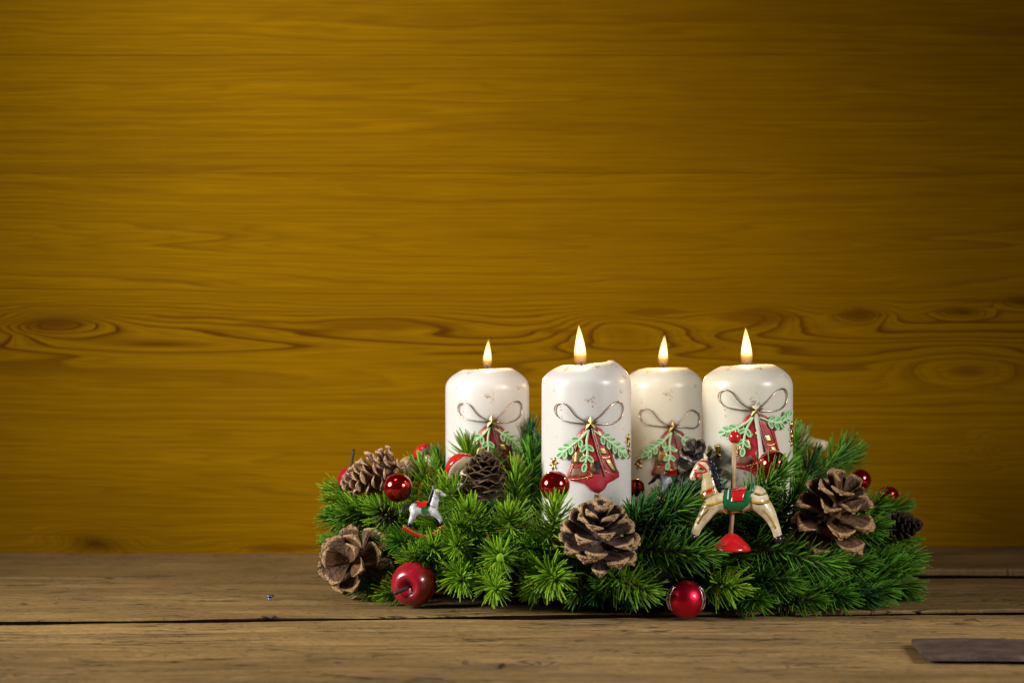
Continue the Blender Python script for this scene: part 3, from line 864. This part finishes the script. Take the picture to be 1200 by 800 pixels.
def make_cone(label, loc, axis, n, H, core, ang, lens, meshes, mat_core, group, seed, zc=.5, spin=0, jit=6, zpow=1.0):
    rn = random.Random(seed)
    M0 = frame(loc, axis)
    root = tag(empty('pine_cone', (0, 0, 0), M0), label, 'pine cone', group)
    m = MB()
    m.lathe([(core * .5, -H * zc), (core, -H * zc + H * .15), (core * .8, -H * zc + H * .5), (core * .35, -H * zc + H * .9), (core * .08, -H * zc + H * 1.02)], 12)
    m.tube([(0, 0, -H * zc - .006), (0, 0, -H * zc + .003)], .0018, 7)
    m.build('core', mat_core, root)
    for i in range(n):
        t = i / (n - 1)
        az = i * 2.39996 + spin + rn.uniform(-.08, .08)
        a = R(interp(ang, t) + rn.gauss(0, jit))
        ln = interp(lens, t) * rn.uniform(.92, 1.06)
        rad = Vector((math.cos(az), math.sin(az), 0))
        d = rad * math.sin(a) + Vector((0, 0, math.cos(a)))
        nm = Vector((0, 0, math.sin(a))) - rad * math.cos(a)
        x = d.cross(nm)
        p = rad * core * .6 * (1 - t) + Vector((0, 0, -H * zc + H * t ** zpow * .95))
        M = Matrix(((x.x, d.x, nm.x, p.x), (x.y, d.y, nm.y, p.y), (x.z, d.z, nm.z, p.z), (0, 0, 0, 1))) @ Matrix.Scale(ln, 4)
        link('scale', meshes[i % len(meshes)], root, M)
    return root
def trio(mat, wide, cup, curl, thick, tipc=.72):
    return [scale_mesh('scale', mat, wide * k, cup * c, curl * q, thick, tipc) for k, c, q in ((1, 1, 1), (1.12, .7, 1.3), (.92, 1.3, .7))]
G = 'pine cones stuck in the wreath'
sc_purple = trio(M_CONE_PURPLE, .92, .22, .04, 1.5)
sc_brown = trio(M_CONE_BROWN, 1.06, .45, -.02, 1.0, .86)
sc_pale = trio(M_CONE_PALE, 1.15, -.35, -.05, .9, .45)
sc_grey = trio(M_CONE_GREY, 1.5, -.3, .02, .55, .6)
sc_dark = trio(M_CONE_DARK, .9, .1, .05, 1.7, .80)
sc_dull = trio(M_CONE_DULL, 1.0, .1, .05, 1.2, .7)
# 4: open cone in the middle of the front
make_cone('open pine cone with pale scale tips, front centre below the tallest candle', P(703, 632, 1.478), (.03, -.45, .89), 40, .030, .0065,
          [(0, 90), (.25, 82), (.5, 68), (.75, 48), (1, 18)], [(0, .020), (.3, .025), (.6, .022), (1, .014)], sc_purple, M_CONE_PURPLE, G, 3, .42)
# 5: big open cone at the right
make_cone('large wide open brown pine cone right of the carousel horse', P(976, 608, 1.500), (.22, -.46, .84), 28, .034, .006,
          [(0, 98), (.3, 88), (.55, 72), (.8, 54), (1, 24)], [(0, .022), (.4, .0265), (.7, .024), (1, .019)], sc_brown, M_CONE_BROWN, G, 8, .45, 1.0)
# 3: big open cone at the lower left
make_cone('large open brown pine cone at the lower left, its petals facing outwards', P(418, 658, 1.585), (-.42, -.86, .14), 23, .028, .0065,
          [(0, 100), (.35, 86), (.6, 70), (.82, 56), (1, 36)], [(0, .021), (.4, .025), (.7, .024), (1, .019)], sc_brown, M_CONE_BROWN, G, 21, .5, .4)
# 1: long pale cone lying at the upper left
make_cone('long pale pine cone lying on its side at the upper left of the wreath', P(436, 556, 1.600), (-.90, -.28, -.30), 60, .036, .0075,
          [(0, 86), (.4, 60), (.8, 38), (1, 14)], [(0, .011), (.3, .0145), (.7, .012), (1, .007)], sc_pale, M_CONE_PALE, G, 5, .5, 0, 5)
# 2: small tight cone
make_cone('small upright closed pine cone in front of the leftmost candle', P(567, 557, 1.560), (.08, -.30, .95), 66, .024, .0065,
          [(0, 100), (.3, 66), (.7, 46), (1, 18)], [(0, .0115), (.35, .0135), (.7, .0105), (1, .0055)], sc_grey, M_CONE_GREY, G, 6, .45, 0, 4)
# 7: dark cone behind the horse's head
make_cone('blackish pine cone with square pale tips behind the carousel horse head', P(820, 544, 1.548), (-.35, -.55, .72), 22, .022, .005,
          [(0, 104), (.4, 82), (.75, 54), (1, 20)], [(0, .013), (.4, .0155), (1, .011)], sc_dark, M_CONE_DARK, G, 12, .45)
# 6: dull dark cone at the far right
make_cone('dull dark brown pine cone at the far right edge of the wreath', P(1058, 616, 1.590), (.75, -.55, .10), 52, .021, .006,
          [(0, 90), (.4, 66), (.8, 44), (1, 16)], [(0, .008), (.4, .0095), (1, .006)], sc_dull, M_CONE_DULL, G, 13, .5)
# small dark one between the needles at the left
make_cone('tiny dark cone sunk among needles left of the small rocking horse', P(449, 602, 1.580), (-.2, -.8, .5), 30, .013, .004,
          [(0, 92), (.5, 66), (1, 20)], [(0, .0065), (.5, .0075), (1, .004)], sc_dull, M_CONE_DULL, G, 14, .5)

# ================================================================== baubles, apples, toadstools
def bauble(label, px, py, d, rpx, mat=None, sq=1.0):
    r = mm(rpx, d)
    root = tag(empty('bauble', P(px, py, d)), label, 'bauble', 'red baubles in the wreath')
    m = MB(); m.ball((0, 0, 0), r, 20, 0, (1, 1, sq)); m.build('ball', mat or M_RED_GLOSS, root)
    m = MB()
    Mx = frame((0, 0, 0), (.2, .75, -.45))
    m.lathe([(r * .20, r * .95), (r * .20, r * 1.12), (r * .17, r * 1.15), (r * .05, r * 1.16)], 14, 0, Mx)
    m.build('cap', M_GOLD, root)
    return root, r
bauble('shiny red bauble beside the long pale pine cone', 466, 571, 1.585, 17.5)
bauble('shiny red bauble touching the base of the tallest candle', 650, 569, 1.516, 18)
bauble('shiny red bauble at the foot of the rightmost candle, above the horse rump', 906, 545, 1.527, 18)
bauble('small shiny red bauble peeking out above the large right pine cone', 1008, 562, 1.615, 13)
bauble('small red bauble nearest the right end, above the dull dark cone', 1041, 579, 1.655, 12.5, None, .8)
bauble('dark red bauble hidden low between the two middle candles', 745, 571, 1.600, 10.5)
root, r = bauble('matte red bauble with silver glitter lines on the table at the front', 804, 702, 1.483, 22.5, M_RED_MATTE)
m = MB()
for s in (-1, 1):
    for k in range(5):
        pts = []
        for i in range(9):
            a = lerp(-.55, .75, i / 8); b = s * (1.02 + .24 * k * math.cos(a * 1.3)) - .05
            q = Vector((math.sin(b) * math.cos(a), -math.cos(b) * math.cos(a), math.sin(a)))
            pts.append(q * r * 1.004)
        if k in (0, 2): m.tube(pts, .00042, 5)
    for i in range(14):
        a = random.uniform(-.6, .8); b = s * random.uniform(.95, 1.5)
        m.ball(Vector((math.sin(b) * math.cos(a), -math.cos(b) * math.cos(a), math.sin(a))) * r, .00055, 4)
m.build('glitter_line', M_SILVER, root)

def apple(label, px, py, d, rpx, axis, stem):
    r = mm(rpx, d)
    root = tag(empty('apple', (0, 0, 0), frame(P(px, py, d), axis)), label, 'apple', 'decorative red apples')
    prof = []
    for i in range(33):
        a = math.pi * i / 32
        rr = math.sin(a) * (1 + .06 * math.cos(a)); zz = -math.cos(a) * .95
        dim = math.exp(-(rr / .34) ** 2)
        if zz > 0: zz -= .50 * dim
        else: zz += .22 * dim
        prof.append((max(rr, .002) * r, zz * r))
    m = MB(); m.lathe(prof, 40); m.build('fruit', M_APPLE, root)
    m = MB(); q = bez([(0, 0, .36 * r), (0, .02 * r, .6 * r), (-.10 * r, -.05 * r, .85 * r), Vector(stem) * r], 5)
    m.tube(q, [lerp(.055, .10, i / (len(q) - 1)) * r for i in range(len(q))], 8); m.build('stalk', M_STALK, root)
apple('dark red apple on the table front, stalk towards the viewer', 484, 684, 1.532, 26.5, (-.30, -.93, -.12), (-.50, -.22, 1.02))
apple('red apple mostly hidden behind the long pale pine cone', 413, 561, 1.660, 17.5, (.04, .05, 1), (.0, 0, 2.0))

def toadstool(label, px, py, d, rpx, axis, capmat):
    r = mm(rpx, d)
    root = tag(empty('toadstool', (0, 0, 0), frame(P(px, py, d), axis)), label, 'toadstool', 'red toadstools in the wreath')
    m = MB(); m.lathe([(r * .97, -.02 * r), (r, .08 * r), (r * .97, .25 * r), (r * .86, .48 * r), (r * .66, .68 * r), (r * .4, .82 * r), (r * .02, .88 * r)], 36); m.build('toadstool_cap', capmat, root)
    m = MB(); m.lathe([(r * .30, -.22 * r), (r * .55, -.20 * r), (r * .84, -.09 * r), (r * .965, -.01 * r), (r * .5, .05 * r)], 36)
    for i in range(40):
        a = 2 * math.pi * i / 40; c = Vector((math.cos(a), math.sin(a), 0))
        m.tube([c * r * .34 + Vector((0, 0, -.22 * r)), c * r * .6 + Vector((0, 0, -.19 * r)), c * r * .93 + Vector((0, 0, -.045 * r))], .03 * r, 4)
    m.build('gills', M_CREAM, root)
    m = MB(); m.lathe([(r * .36, -1.5 * r), (r * .38, -1.2 * r), (r * .31, -.7 * r), (r * .33, -.15 * r)], 20); m.build('stem', M_CREAM, root)
toadstool('glossy red toadstool cap showing cream gills beside the small upright cone', 541, 549, 1.590, 19.5, (-.50, .62, .62), M_RED_PAINT)
toadstool('small blurred red toadstool behind the needles at the left back', 497, 532, 1.740, 13, (-.62, .45, .65), M_RED_PAINT)
toadstool('tan stemmed toadstool lying behind the rightmost candle', 940, 515, 1.735, 20, (-.93, .1, .30), M_BELL_BROWN)

# brown nut behind the shiny left bauble
root = tag(empty('nut', (0, 0, 0), frame(P(483, 549, 1.665), (-.7, -.2, .55))), 'smooth brown nut with tan end behind the shiny left bauble', 'nut')
r = mm(15, 1.665)
m = MB(); m.lathe([(r * max(.01, math.sin(math.pi * i / 20)) * (.92), -math.cos(math.pi * i / 20) * r * 1.12) for i in range(15)], 28); m.build('shell', simple('nut_shell', (.13, .06, .045), .4), root)
m = MB(); m.lathe([(r * max(.01, math.sin(math.pi * i / 20)) * (.925), -math.cos(math.pi * i / 20) * r * 1.12) for i in range(14, 21)], 28); m.build('shell_end', simple('nut_end', (.33, .22, .09), .6), root)

# ================================================================== horses
def blob(chains, voxel, smooth=4):
    """tapered limbs fused into one continuous skin; chain = [(x,y,z,r[,flat])...]"""
    m = MB()
    for ch in chains:
        pts = [Vector(c[:3]) for c in ch]; rr = [c[3] for c in ch]
        n = 5
        P2 = bez(pts, n) if len(pts) > 2 else [pts[0].lerp(pts[1], i / n) for i in range(n + 1)]
        R2 = [interp([(i, r_) for i, r_ in enumerate(rr)], i / n) for i in range(len(P2))]
        for p, r_ in zip(P2, R2): m.ball(p, r_, 7)
    me = m.mesh('tmp', [])
    o = link('tmp', me)
    md = o.modifiers.new('r', 'REMESH'); md.mode = 'VOXEL'; md.voxel_size = voxel
    sm = o.modifiers.new('s', 'SMOOTH'); sm.iterations = smooth; sm.factor = .5
    dg = bpy.context.evaluated_depsgraph_get()
    out = bpy.data.meshes.new_from_object(o.evaluated_get(dg))
    bpy.data.objects.remove(o)
    out.polygons.foreach_set('use_smooth', [True] * len(out.polygons))
    return out

def horse_paint():
    t = NT('antiqued_cream_paint'); g, x, y, z = t.pos(True)
    n = t.noise(g, 240, 5, .65); n2 = t.noise(g, 90, 3, .5)
    pt = t.new('ShaderNodeNewGeometry').outputs['Pointiness']
    col = t.mix(t.ramp(n, [(.35, 0.0), (.6, 1.0)]), (.52, .40, .22), (.72, .63, .45))
    col = t.mix(t.math('MULTIPLY', t.ramp(n2, [(.50, 0.0), (.66, 1.0)]), .55), col, (.42, .27, .05))
    t.p(col=col, rough=.28, spec=.5, coat=.35, coat_rough=.1)
    t.bump(n, .12, .0006)
    return t.mat
M_HORSE = horse_paint()
M_GOLD_PAINT = simple('ochre_paint', (.42, .25, .025), .35, .25, 700)
M_GREY_PAINT = simple('grey_shaded_white', (.47, .47, .49), .3, .45, 420)

HD = 1.487
hs = HD / FPX
hroot = tag(empty('carousel_horse', P(857, 645, HD)), 'cream carousel horse with green saddle on a pole with red base', 'toy horse')
def H(px, py, y=0.0): return Vector(((px - 857) * hs, y, -(py - 645) * hs))
def hc(pts): return [(*H(px, py, y * .001), r * .001) for (px, py, y, r) in pts]
chains = [
 hc([(833, 584, 0, 7.2), (843, 587, 0, 7.6), (856, 587, 0, 7.4), (870, 586, 0, 7.4), (886, 583, 0, 7.8)]),
 hc([(886, 580, -1, 6.6), (891, 585, -1.5, 5.6)]), hc([(886, 580, 1, 6.6), (891, 585, 1.5, 5.6)]),
 hc([(833, 581, 0, 6.4), (832, 570, 0, 5.6), (831, 559, 0, 4.8), (828, 549, 0, 4.2), (826, 543, 0, 3.8)]),       # neck
 hc([(826, 543, 0, 3.8), (821, 547, 0, 3.7), (815, 554, 0, 2.7), (812, 559, 0, 2.35)]),                          # head
 hc([(824, 553, 0, 2.6), (820, 557, 0, 2.2)]),                                                                 # jaw
]
for s, dx in ((-1, 0), (1, 3)):
    chains += [hc([(833 + dx, 591, s * 3.0, 5.6), (826 + dx, 602, s * 3.6, 4.2), (820 + dx, 611, s * 3.8, 3.2), (815.5 + dx, 619, s * 3.8, 2.6), (813 + dx, 626, s * 3.8, 2.3)]),
               hc([(888 + dx, 588, s * 2.8, 6.2), (897 + dx, 598, s * 3.5, 4.6), (903 + dx, 608, s * 3.8, 3.3), (907 + dx, 617, s * 3.8, 2.7), (910 + dx, 627, s * 3.8, 2.4)])]
hm = blob(chains, .00062, 5)
hb = link('body', hm, hroot); hm.materials.clear(); hm.materials.append(M_HORSE)
bvh = BVHTree.FromPolygons([v.co for v in hm.vertices], [p.vertices for p in hm.polygons])
def cast(px, py, side=-1, off=.0004):
    p = H(px, py)
    hit, nrm, i, dd = bvh.ray_cast(Vector((p.x, side * .05, p.z)), Vector((0, -side, 0)))
    if hit is None:
        hit, nrm, i, dd = bvh.find_nearest(Vector((p.x, side * .004, p.z)))
    return hit + nrm * off
def patch(name, rows, mat, parent, off=.0005, cols=8, sub=3, sides=(-1, 1), conv=cast):
    m = MB()
    for side in sides:
        grid = []
        rr = []
        for a, b in zip(rows, rows[1:]):
            for k in range(sub): rr.append([lerp(a[i], b[i], k / sub) for i in range(4)])
        rr.append(rows[-1])
        for (x0, y0, x1, y1) in rr:
            r_ = []
            for j in range(cols + 1):
                s = j / cols
                e = off if 0 < j < cols else -.0002
                r_.append(conv(lerp(x0, x1, s), lerp(y0, y1, s), side, e))
            grid.append(r_ if side < 0 else list(reversed(r_)))
        m.grid(grid)
    return m.build(name, mat, parent)
def line(name, pts, mat, parent, rad, off=.0001, sides=(-1, 1), conv=cast, n=5):
    m = MB()
    for side in sides:
        q = bez([(a, b, 0) for a, b in pts], n)
        m.tube([conv(a.x, a.y, side, off) for a in q], rad, 6)
    return m.build(name, mat, parent)
# saddle cloth: green with red seat, over the back and down both sides
sad = patch('saddle_cloth', [(849, 570.5, 882.5, 566), (847, 575, 882, 571), (845, 582, 881, 578), (845, 588, 879.5, 585), (847, 593, 876, 591), (851, 596, 870, 596)], M_GREEN_PAINT, hroot, .0008, 12)
patch('saddle_seat', [(857, 571, 874.5, 566), (856, 575, 874.5, 571), (855.5, 581, 873, 577), (854.5, 586, 870, 585)], M_RED_PAINT, sad, .0016, 10)
line('saddle_trim', [(853.5, 573), (852, 580), (851.5, 584)], M_WHITE_PAINT, sad, .0004, .0010)
m = MB()
m.grid([[H(856.5 + 18 * i / 8, 574.2 - 3.2 * i / 8 - 2.0 * math.sin(j * math.pi / 8), lerp(-.0058, .0058, j / 8)) for i in range(9)] for j in range(9)]); m.build('saddle_top', M_RED_PAINT, sad)
m = MB(); m.tube(bez([H(879, 576, -.0062), H(880.5, 570, -.0045), H(881.5, 566.8, 0), H(880.5, 570, .0045), H(879, 576, .0062)], 4), .0013, 8); m.build('cantle', M_GREEN_PAINT, sad)
line('girth', [(854, 596.5), (854.5, 600), (855, 603)], M_BLACK, hroot, .0007); line('girth', [(867, 596), (868.5, 599), (869, 602)], M_BLACK, hroot, .0007)
patch('breast_band', [(818.5, 580, 837, 569.5), (819, 584, 837, 573)], M_RED_PAINT, hroot, .0006, 8)
line('band_trim', [(818.5, 579), (827, 573.5), (837, 568.5)], M_GOLD_PAINT, hroot, .00055); line('band_trim', [(819, 585.4), (828, 579.5), (837, 574.8)], M_GOLD_PAINT, hroot, .00055)
line('band_trim', [(819, 587.5), (828, 582), (836, 578)], M_BLACK, hroot, .00022)
line('harness', [(818.5, 584), (824, 589), (832, 590), (845, 586)], M_GOLD_PAINT, hroot, .0009); line('harness', [(882, 576), (890, 578), (899, 576)], M_GOLD_PAINT, hroot, .0006)
line('harness', [(880, 586), (888, 588), (900, 586)], M_GOLD_PAINT, hroot, .0009); line('harness', [(846, 598), (858, 601), (872, 599)], M_GOLD_PAINT, hroot, .0008)
line('harness', [(830, 593), (822, 602), (816, 612)], M_GOLD_PAINT, hroot, .0006); line('harness', [(893, 595), (902, 606), (908, 618)], M_GOLD_PAINT, hroot, .0006)
line('outline', [(882, 577.5), (890, 579.4), (899, 577.5)], M_BLACK, hroot, .0002); line('outline', [(880, 588), (888, 590), (900, 588)], M_BLACK, hroot, .0002); line('outline', [(829, 596), (822, 604), (817, 613)], M_BLACK, hroot, .0002)
# bridle
br = line('bridle', [(818, 543), (823, 546.5), (828, 551)], M_RED_PAINT, hroot, .00065)
line('bridle_strap', [(828, 551), (822, 553), (813, 554)], M_RED_PAINT, br, .0006); line('bridle_strap', [(814, 550), (815.5, 556), (817.5, 561)], M_RED_PAINT, br, .0008)
line('bridle_strap', [(820, 540), (826, 540), (830, 544)], M_RED_PAINT, br, .0006); line('bridle_strap', [(815, 557.5), (818, 558)], M_RED_PAINT, br, .0010)
for s in (-1, 1):
    m = MB(); m.ball(cast(820.5, 548.5, s, 0), .0008, 7); m.build('eye', M_BLACK, hroot)
    m = MB(); m.ball(cast(811.5, 559.5, s, -.0001), .0004, 5); m.build('nostril', M_BLACK, hroot)
    e0 = H(826.5, 541, s * .002); m = MB()
    m.tube([e0, e0 + Vector((.0004, s * .0006, .0026)), e0 + Vector((-.0006, s * .0009, .0055))], [.0014, .0013, .0002], 7); m.build('ear', M_HORSE, hroot)
# mane: overlapping wavy locks down the back of the neck
mane = MB()
rn = random.Random(4)
for i in range(26):
    t = i / 25
    x0, y0 = lerp(825, 837, t), lerp(538, 568, t)
    for s in (-1, 1, 0):
        dx, dy = lerp(8, 7, t) + rn.uniform(-1.5, 2.5), rn.uniform(4, 10)
        p = [H(x0, y0, s * .0012), H(x0 + dx * .7, y0 + dy * .35 - 2, s * .0034), H(x0 + dx * 1.05, y0 + dy * .9, s * .0042), H(x0 + dx * .9 + rn.uniform(-1, 2), y0 + dy * 1.6, s * .0046)]
        mane.tube(bez(p, 3), [.0009, .0011, .0012, .0012, .0011, .001, .0009, .0007, .0005, .0003], 5)
mane.build('mane', M_BLACK, hroot)
m = MB()
for i in range(9):
    s = rn.uniform(-.002, .002)
    m.tube(bez([H(898, 574, s), H(904, 578 + rn.uniform(-1, 1), s * 1.3), H(906 + rn.uniform(-1, 2), 588, s * 1.5), H(905 + rn.uniform(-2, 2), 597, s)], 3), [.0007] * 4 + [.0009] * 3 + [.0006, .0004, .0002], 5)
for (px, py, dx) in ((811.5, 628, -2.2), (911.5, 630, 1.6)):
    for s, o_ in ((-1, 0), (1, 3)):
        hf = MB(); hf.tube([H(px + o_ - dx * .3, py - 3.2, s * .0038), H(px + o_, py, s * .0038), H(px + o_ + dx * .6, py + 4.2, s * .0038)], [.0024, .0027, .0030], 12)
        hf.build('hoof', M_BLACK, hroot)
m = MB(); m.tube([H(861, 516), H(859.5, 560), H(858.2, 600), H(856, 630)], .00145, 10); m.build('pole', M_POLE, hroot)
m = MB(); m.ball(H(861, 512), 7.4 * hs, 14); m.build('knob', M_RED_PAINT, hroot)
m = MB(); m.lathe([(1.0 * hs, 20.5 * hs), (5 * hs, 20 * hs), (7.5 * hs, 18.5 * hs), (13.5, 13.8), (18.6, 8.6), (20.8, 6.0), (21.2, 5.0), (22.6, 3.8), (23, 1.6), (22.6, .4), (20, 0), (4, 0)][:3] + [(a * hs, b * hs) for a, b in ((13.5, 13.8), (18.6, 8.6), (20.8, 6.0), (21.2, 5.0), (22.6, 3.8), (23, 1.6), (22.6, .4), (20, 0), (4, 0))], 40)
m.build('stand', M_RED_PAINT, hroot)
m = MB(); m.tube([(0, .004, .001), (0, .028, -.012)], .0012, 6); m.build('stake', M_TWIG, hroot)

# ---------------------------------------------------------------- small rocking horse
RD = 1.548
rs = RD / FPX
def make_rocker():
    root = empty('rocking_horse', P(497, 631, RD))
    def Q(px, py, y=0.0): return Vector(((px - 497) * rs, y, -(py - 631) * rs))
    def qc(pts): return [(*Q(px, py, y * .001), r * .001) for (px, py, y, r) in pts]
    ch = [qc([(486, 596, 0, 3.9), (492, 598, 0, 3.6), (499, 599, 0, 3.5), (506, 598, 0, 3.9)]),
          qc([(507, 595, 0, 3.5), (509, 588, 0, 3.0), (510, 581, 0, 2.6), (511, 576, 0, 2.4)]),
          qc([(511, 576, 0, 2.4), (516, 578, 0, 2.1), (520.5, 580.5, 0, 1.55)])]
    for s in (-1, 1):
        ch += [qc([(486, 599, s * 1.5, 3.0), (484, 605, s * 2.0, 2.2), (481.5, 610, s * 2.2, 1.6), (480.5, 614, s * 2.2, 1.35)]),
               qc([(508, 600, s * 1.4, 2.8), (513, 604, s * 2.0, 1.9), (516, 608, s * 2.2, 1.45), (517, 612, s * 2.2, 1.25)])]
    me = blob(ch, .0005, 3); me.materials.clear(); me.materials.append(M_GREY_PAINT)
    link('body', me, root)
    bv = BVHTree.FromPolygons([v.co for v in me.vertices], [p.vertices for p in me.polygons])
    def cv(px, py, side=-1, off=.0003):
        p = Q(px, py)
        hit, nrm, i, dd = bv.ray_cast(Vector((p.x, side * .03, p.z)), Vector((0, -side, 0)))
        if hit is None: hit, nrm, i, dd = bv.find_nearest(Vector((p.x, side * .002, p.z)))
        return hit + nrm * off
    s_ = patch('saddle_cloth', [(491.5, 591, 502.5, 591), (492.5, 596, 503, 596), (494, 601.5, 503, 600.5)], M_GREEN_PAINT, root, .0006, 8, 3, (-1, 1), cv)
    m = MB()
    m.grid([[Q(lerp(488.5, 500, i / 8), 589.6 - 2.6 * math.sin(j * math.pi / 8) + 1.6 * math.sin(i * math.pi / 8) - 1.2, lerp(-.0036, .0036, j / 8)) for i in range(9)] for j in range(9)])
    m.grid([[Q(lerp(488.5, 500, i / 8), 592.4 + 1.4 * math.sin(i * math.pi / 8) - j * 2.0, s * (.0040 - .0002 * j)) for i in range(9)] for s in (-1,) for j in range(3)])
    m.build('saddle_seat', M_RED_PAINT, s_)
    line('neck_strap', [(504.5, 591), (508, 593.5), (512.5, 592)], M_OLD_GOLD, root, .0003, .0001, (-1, 1), cv)
    line('bridle', [(514, 574), (515, 578), (516, 582)], M_OLD_GOLD, root, .0003, .0001, (-1, 1), cv)
    line('bridle', [(510, 574), (512, 579), (515.5, 581)], M_OLD_GOLD, root, .0003, .0001, (-1, 1), cv)
    rn = random.Random(9)
    m = MB()
    for i in range(14):
        t = i / 13
        for s in (-1, 1):
            x0, y0 = lerp(509, 502.5, t), lerp(571, 590, t)
            m.tube([Q(x0, y0, s * .0006), Q(x0 - 2.2, y0 + 2.5, s * .0016), Q(x0 - 1.4 + rn.uniform(-1, 1), y0 + 5.5, s * .0022)], [.0006, .0007, .0002], 5)
    m.build('mane', M_BLACK, root)
    m = MB()
    for i in range(9):
        y = rn.uniform(-.0012, .0012)
        m.tube(bez([Q(482.5, 592, y), Q(477, 592.5 + rn.uniform(-1, 1), y), Q(472, 597 + rn.uniform(-1.5, 1.5), y * 1.5), Q(466 + rn.uniform(-1, 2), 601 + rn.uniform(-1, 1), y)], 3), [.0006] * 3 + [.0008] * 4 + [.0006, .0004, .0002], 5)
    m.build('tail', M_BLACK, root)
    for s in (-1, 1):
        for (px, py, tx) in ((480.3, 614, -.2), (517.2, 612, .6)):
            m = MB(); m.tube([Q(px, py - 2, s * .0022), Q(px + tx, py + 2.6, s * .0022)], [.0015, .0018], 9); m.build('hoof', M_BLACK, root)
        m = MB(); e0 = Q(508, 573.5, s * .0011); m.tube([e0, e0 + Vector((-.0005, s * .0003, .0026))], [.0010, .0003], 6); m.build('ear', M_GREY_PAINT, root)
        m = MB(); m.ball(cv(514, 576.4, s, 0), .0005, 5); m.build('eye', M_BLACK, root)
        m = MB()
        q = bez([Q(472.5, 617.5, s * .0032), Q(476, 619, s * .0032), (Q(486, 624.5, s * .0032)), Q(498, 628.5, s * .0032), Q(509, 625.5, s * .0032), Q(520, 617, s * .0032)], 5)
        rows = []
        for o_ in ((0, -.0012), (0, .0012)):
            pass
        m.tube(q, .0015, 8, 0, True, 1.0)
        m.build('rocker', M_RED_PAINT, root)
        m = MB(); m.tube([p + Vector((0, s * .0009, .0011)) for p in q], .00055, 5); m.build('rocker_trim', M_GOLD_PAINT, root)
    m = MB(); m.tube([Q(480.5, 618.5, -.0035), Q(480.5, 618.5, .0035)], .001, 6); m.tube([Q(516, 617.5, -.0035), Q(516, 617.5, .0035)], .001, 6); m.build('crossbar', M_RED_PAINT, root)
    return root
rk = make_rocker()
tag(rk, 'small white rocking horse with green and red saddle at the left', 'rocking horse', 'small rocking horses in the wreath')
def copy_tree(o, parent=None):
    c = o.copy(); COL.objects.link(c)
    if parent: c.parent = parent
    for ch in list(o.children): copy_tree(ch, c)
    return c
r2 = copy_tree(rk)
r2.location = P(792, 594, 1.558); r2.rotation_euler = (0, R(-4), R(8))
tag(r2, 'white rocking horse half buried in needles between the middle candles and carousel horse')

# ================================================================== things on the table
def iron_mat():
    t = NT('rusty_iron'); g, x, y, z = t.pos(True)
    n = t.noise(g, 60, 6, .65); n2 = t.noise(g, 420, 4, .6)
    col = t.mix(t.ramp(n, [(.35, 0.0), (.65, 1.0)]), (.055, .036, .034), (.13, .085, .062))
    col = t.mix(t.ramp(n2, [(.55, 0.0), (.68, .7)]), col, (.17, .10, .06))
    t.p(col=col, rough=.62, metal=.35, spec=.4); t.bump(t.math('ADD', n2, n), .5, .001)
    return t.mat
strap = MB()
N = 40; rows = [[] for _ in range(6)]
p0 = P(1068, 752, 1.358); p1 = P(1084, 773, 1.281)
for i in range(N + 1):
    t = i / N
    jb = .0010 * math.sin(t * 21) + .0005 * math.sin(t * 67); jf = .0008 * math.sin(t * 17 + 1) + .0004 * math.sin(t * 53)
    xb = lerp(p0.x, .46, t); xf = lerp(p1.x, .46, t)
    zt = .0020 + .0006 * math.sin(t * 11)
    rows[0].append(Vector((xf, p1.y + jf, -.0004))); rows[1].append(Vector((xf, p1.y + jf, zt - .0007))); rows[2].append(Vector((xf + .0005, p1.y + jf + .0009, zt)))
    rows[3].append(Vector((xb + .0005, p0.y + jb - .0009, zt))); rows[4].append(Vector((xb, p0.y + jb, zt - .0007))); rows[5].append(Vector((xb, p0.y + jb, -.0004)))
strap.grid(rows)
strap.add([r_[0] for r_ in rows], [tuple(range(6))]); strap.add([r_[-1] for r_ in rows], [tuple(reversed(range(6)))])
o = strap.build('iron_strap', iron_mat(), smooth=False); tag(o, 'flat rusty dark iron strap on the table at the lower right', 'metal strap')
def nail(label, px, py, d, hgt, r, lean):
    m = MB(); b = P(px, py, d); b.z = -.001
    tp = b + Vector((lean, 0, hgt))
    m.tube([b, tp], r * .45, 8); m.tube([tp, tp + Vector((lean * .1, 0, .0009)), tp + Vector((lean * .1, 0, .0013))], [r, r, r * .7], 12)
    tag(m.build('nail', M_IRON), label, 'nail', 'nails in the tabletop')
nail('bent iron nail head standing out of the table left of the wreath', 315, 703, .174 * FPX / 303, .0034, .0027, .0008)
m = MB()
rn = random.Random(2)
for i in range(7):
    c = Vector((P(312 + i * 2.6, 718, 1.50).x, gap1(-.15) + rn.uniform(-.0022, .0012), rn.uniform(-.0006, .0006)))
    m.ball(c, rn.uniform(.0008, .0015), 4, 0, (1.4, .8, .7))
tag(m.build('bark_crumb', M_CONE_DULL, smooth=False), 'dark crumb of bark in the plank gap below the nail', 'bark crumb')
m = MB(); b = P(1144, 727, .174 * FPX / 327); m.tube([Vector((b.x - .008, b.y, .0006)), Vector((b.x - .001, b.y - .001, .001)), Vector((b.x + .0005, b.y - .008, .0004))], [.0004, .0006, .0003], 5)
tag(m.build('fir_needle', M_TWIG), 'dark bent dry needle on the table above the iron strap', 'needle')

m = MB(); b = P(586, 778, .174 * FPX / 378); m.tube([Vector((b.x + .0018, b.y + .016, -.0014)), Vector((b.x + .0002, b.y + .004, -.0012)), Vector((b.x - .0006, b.y - .006, -.0014))], [.0003, .0010, .0003], 6)
o = m.build('knot_split', M_STALK, table); o.location = (0, -1.45, 0)
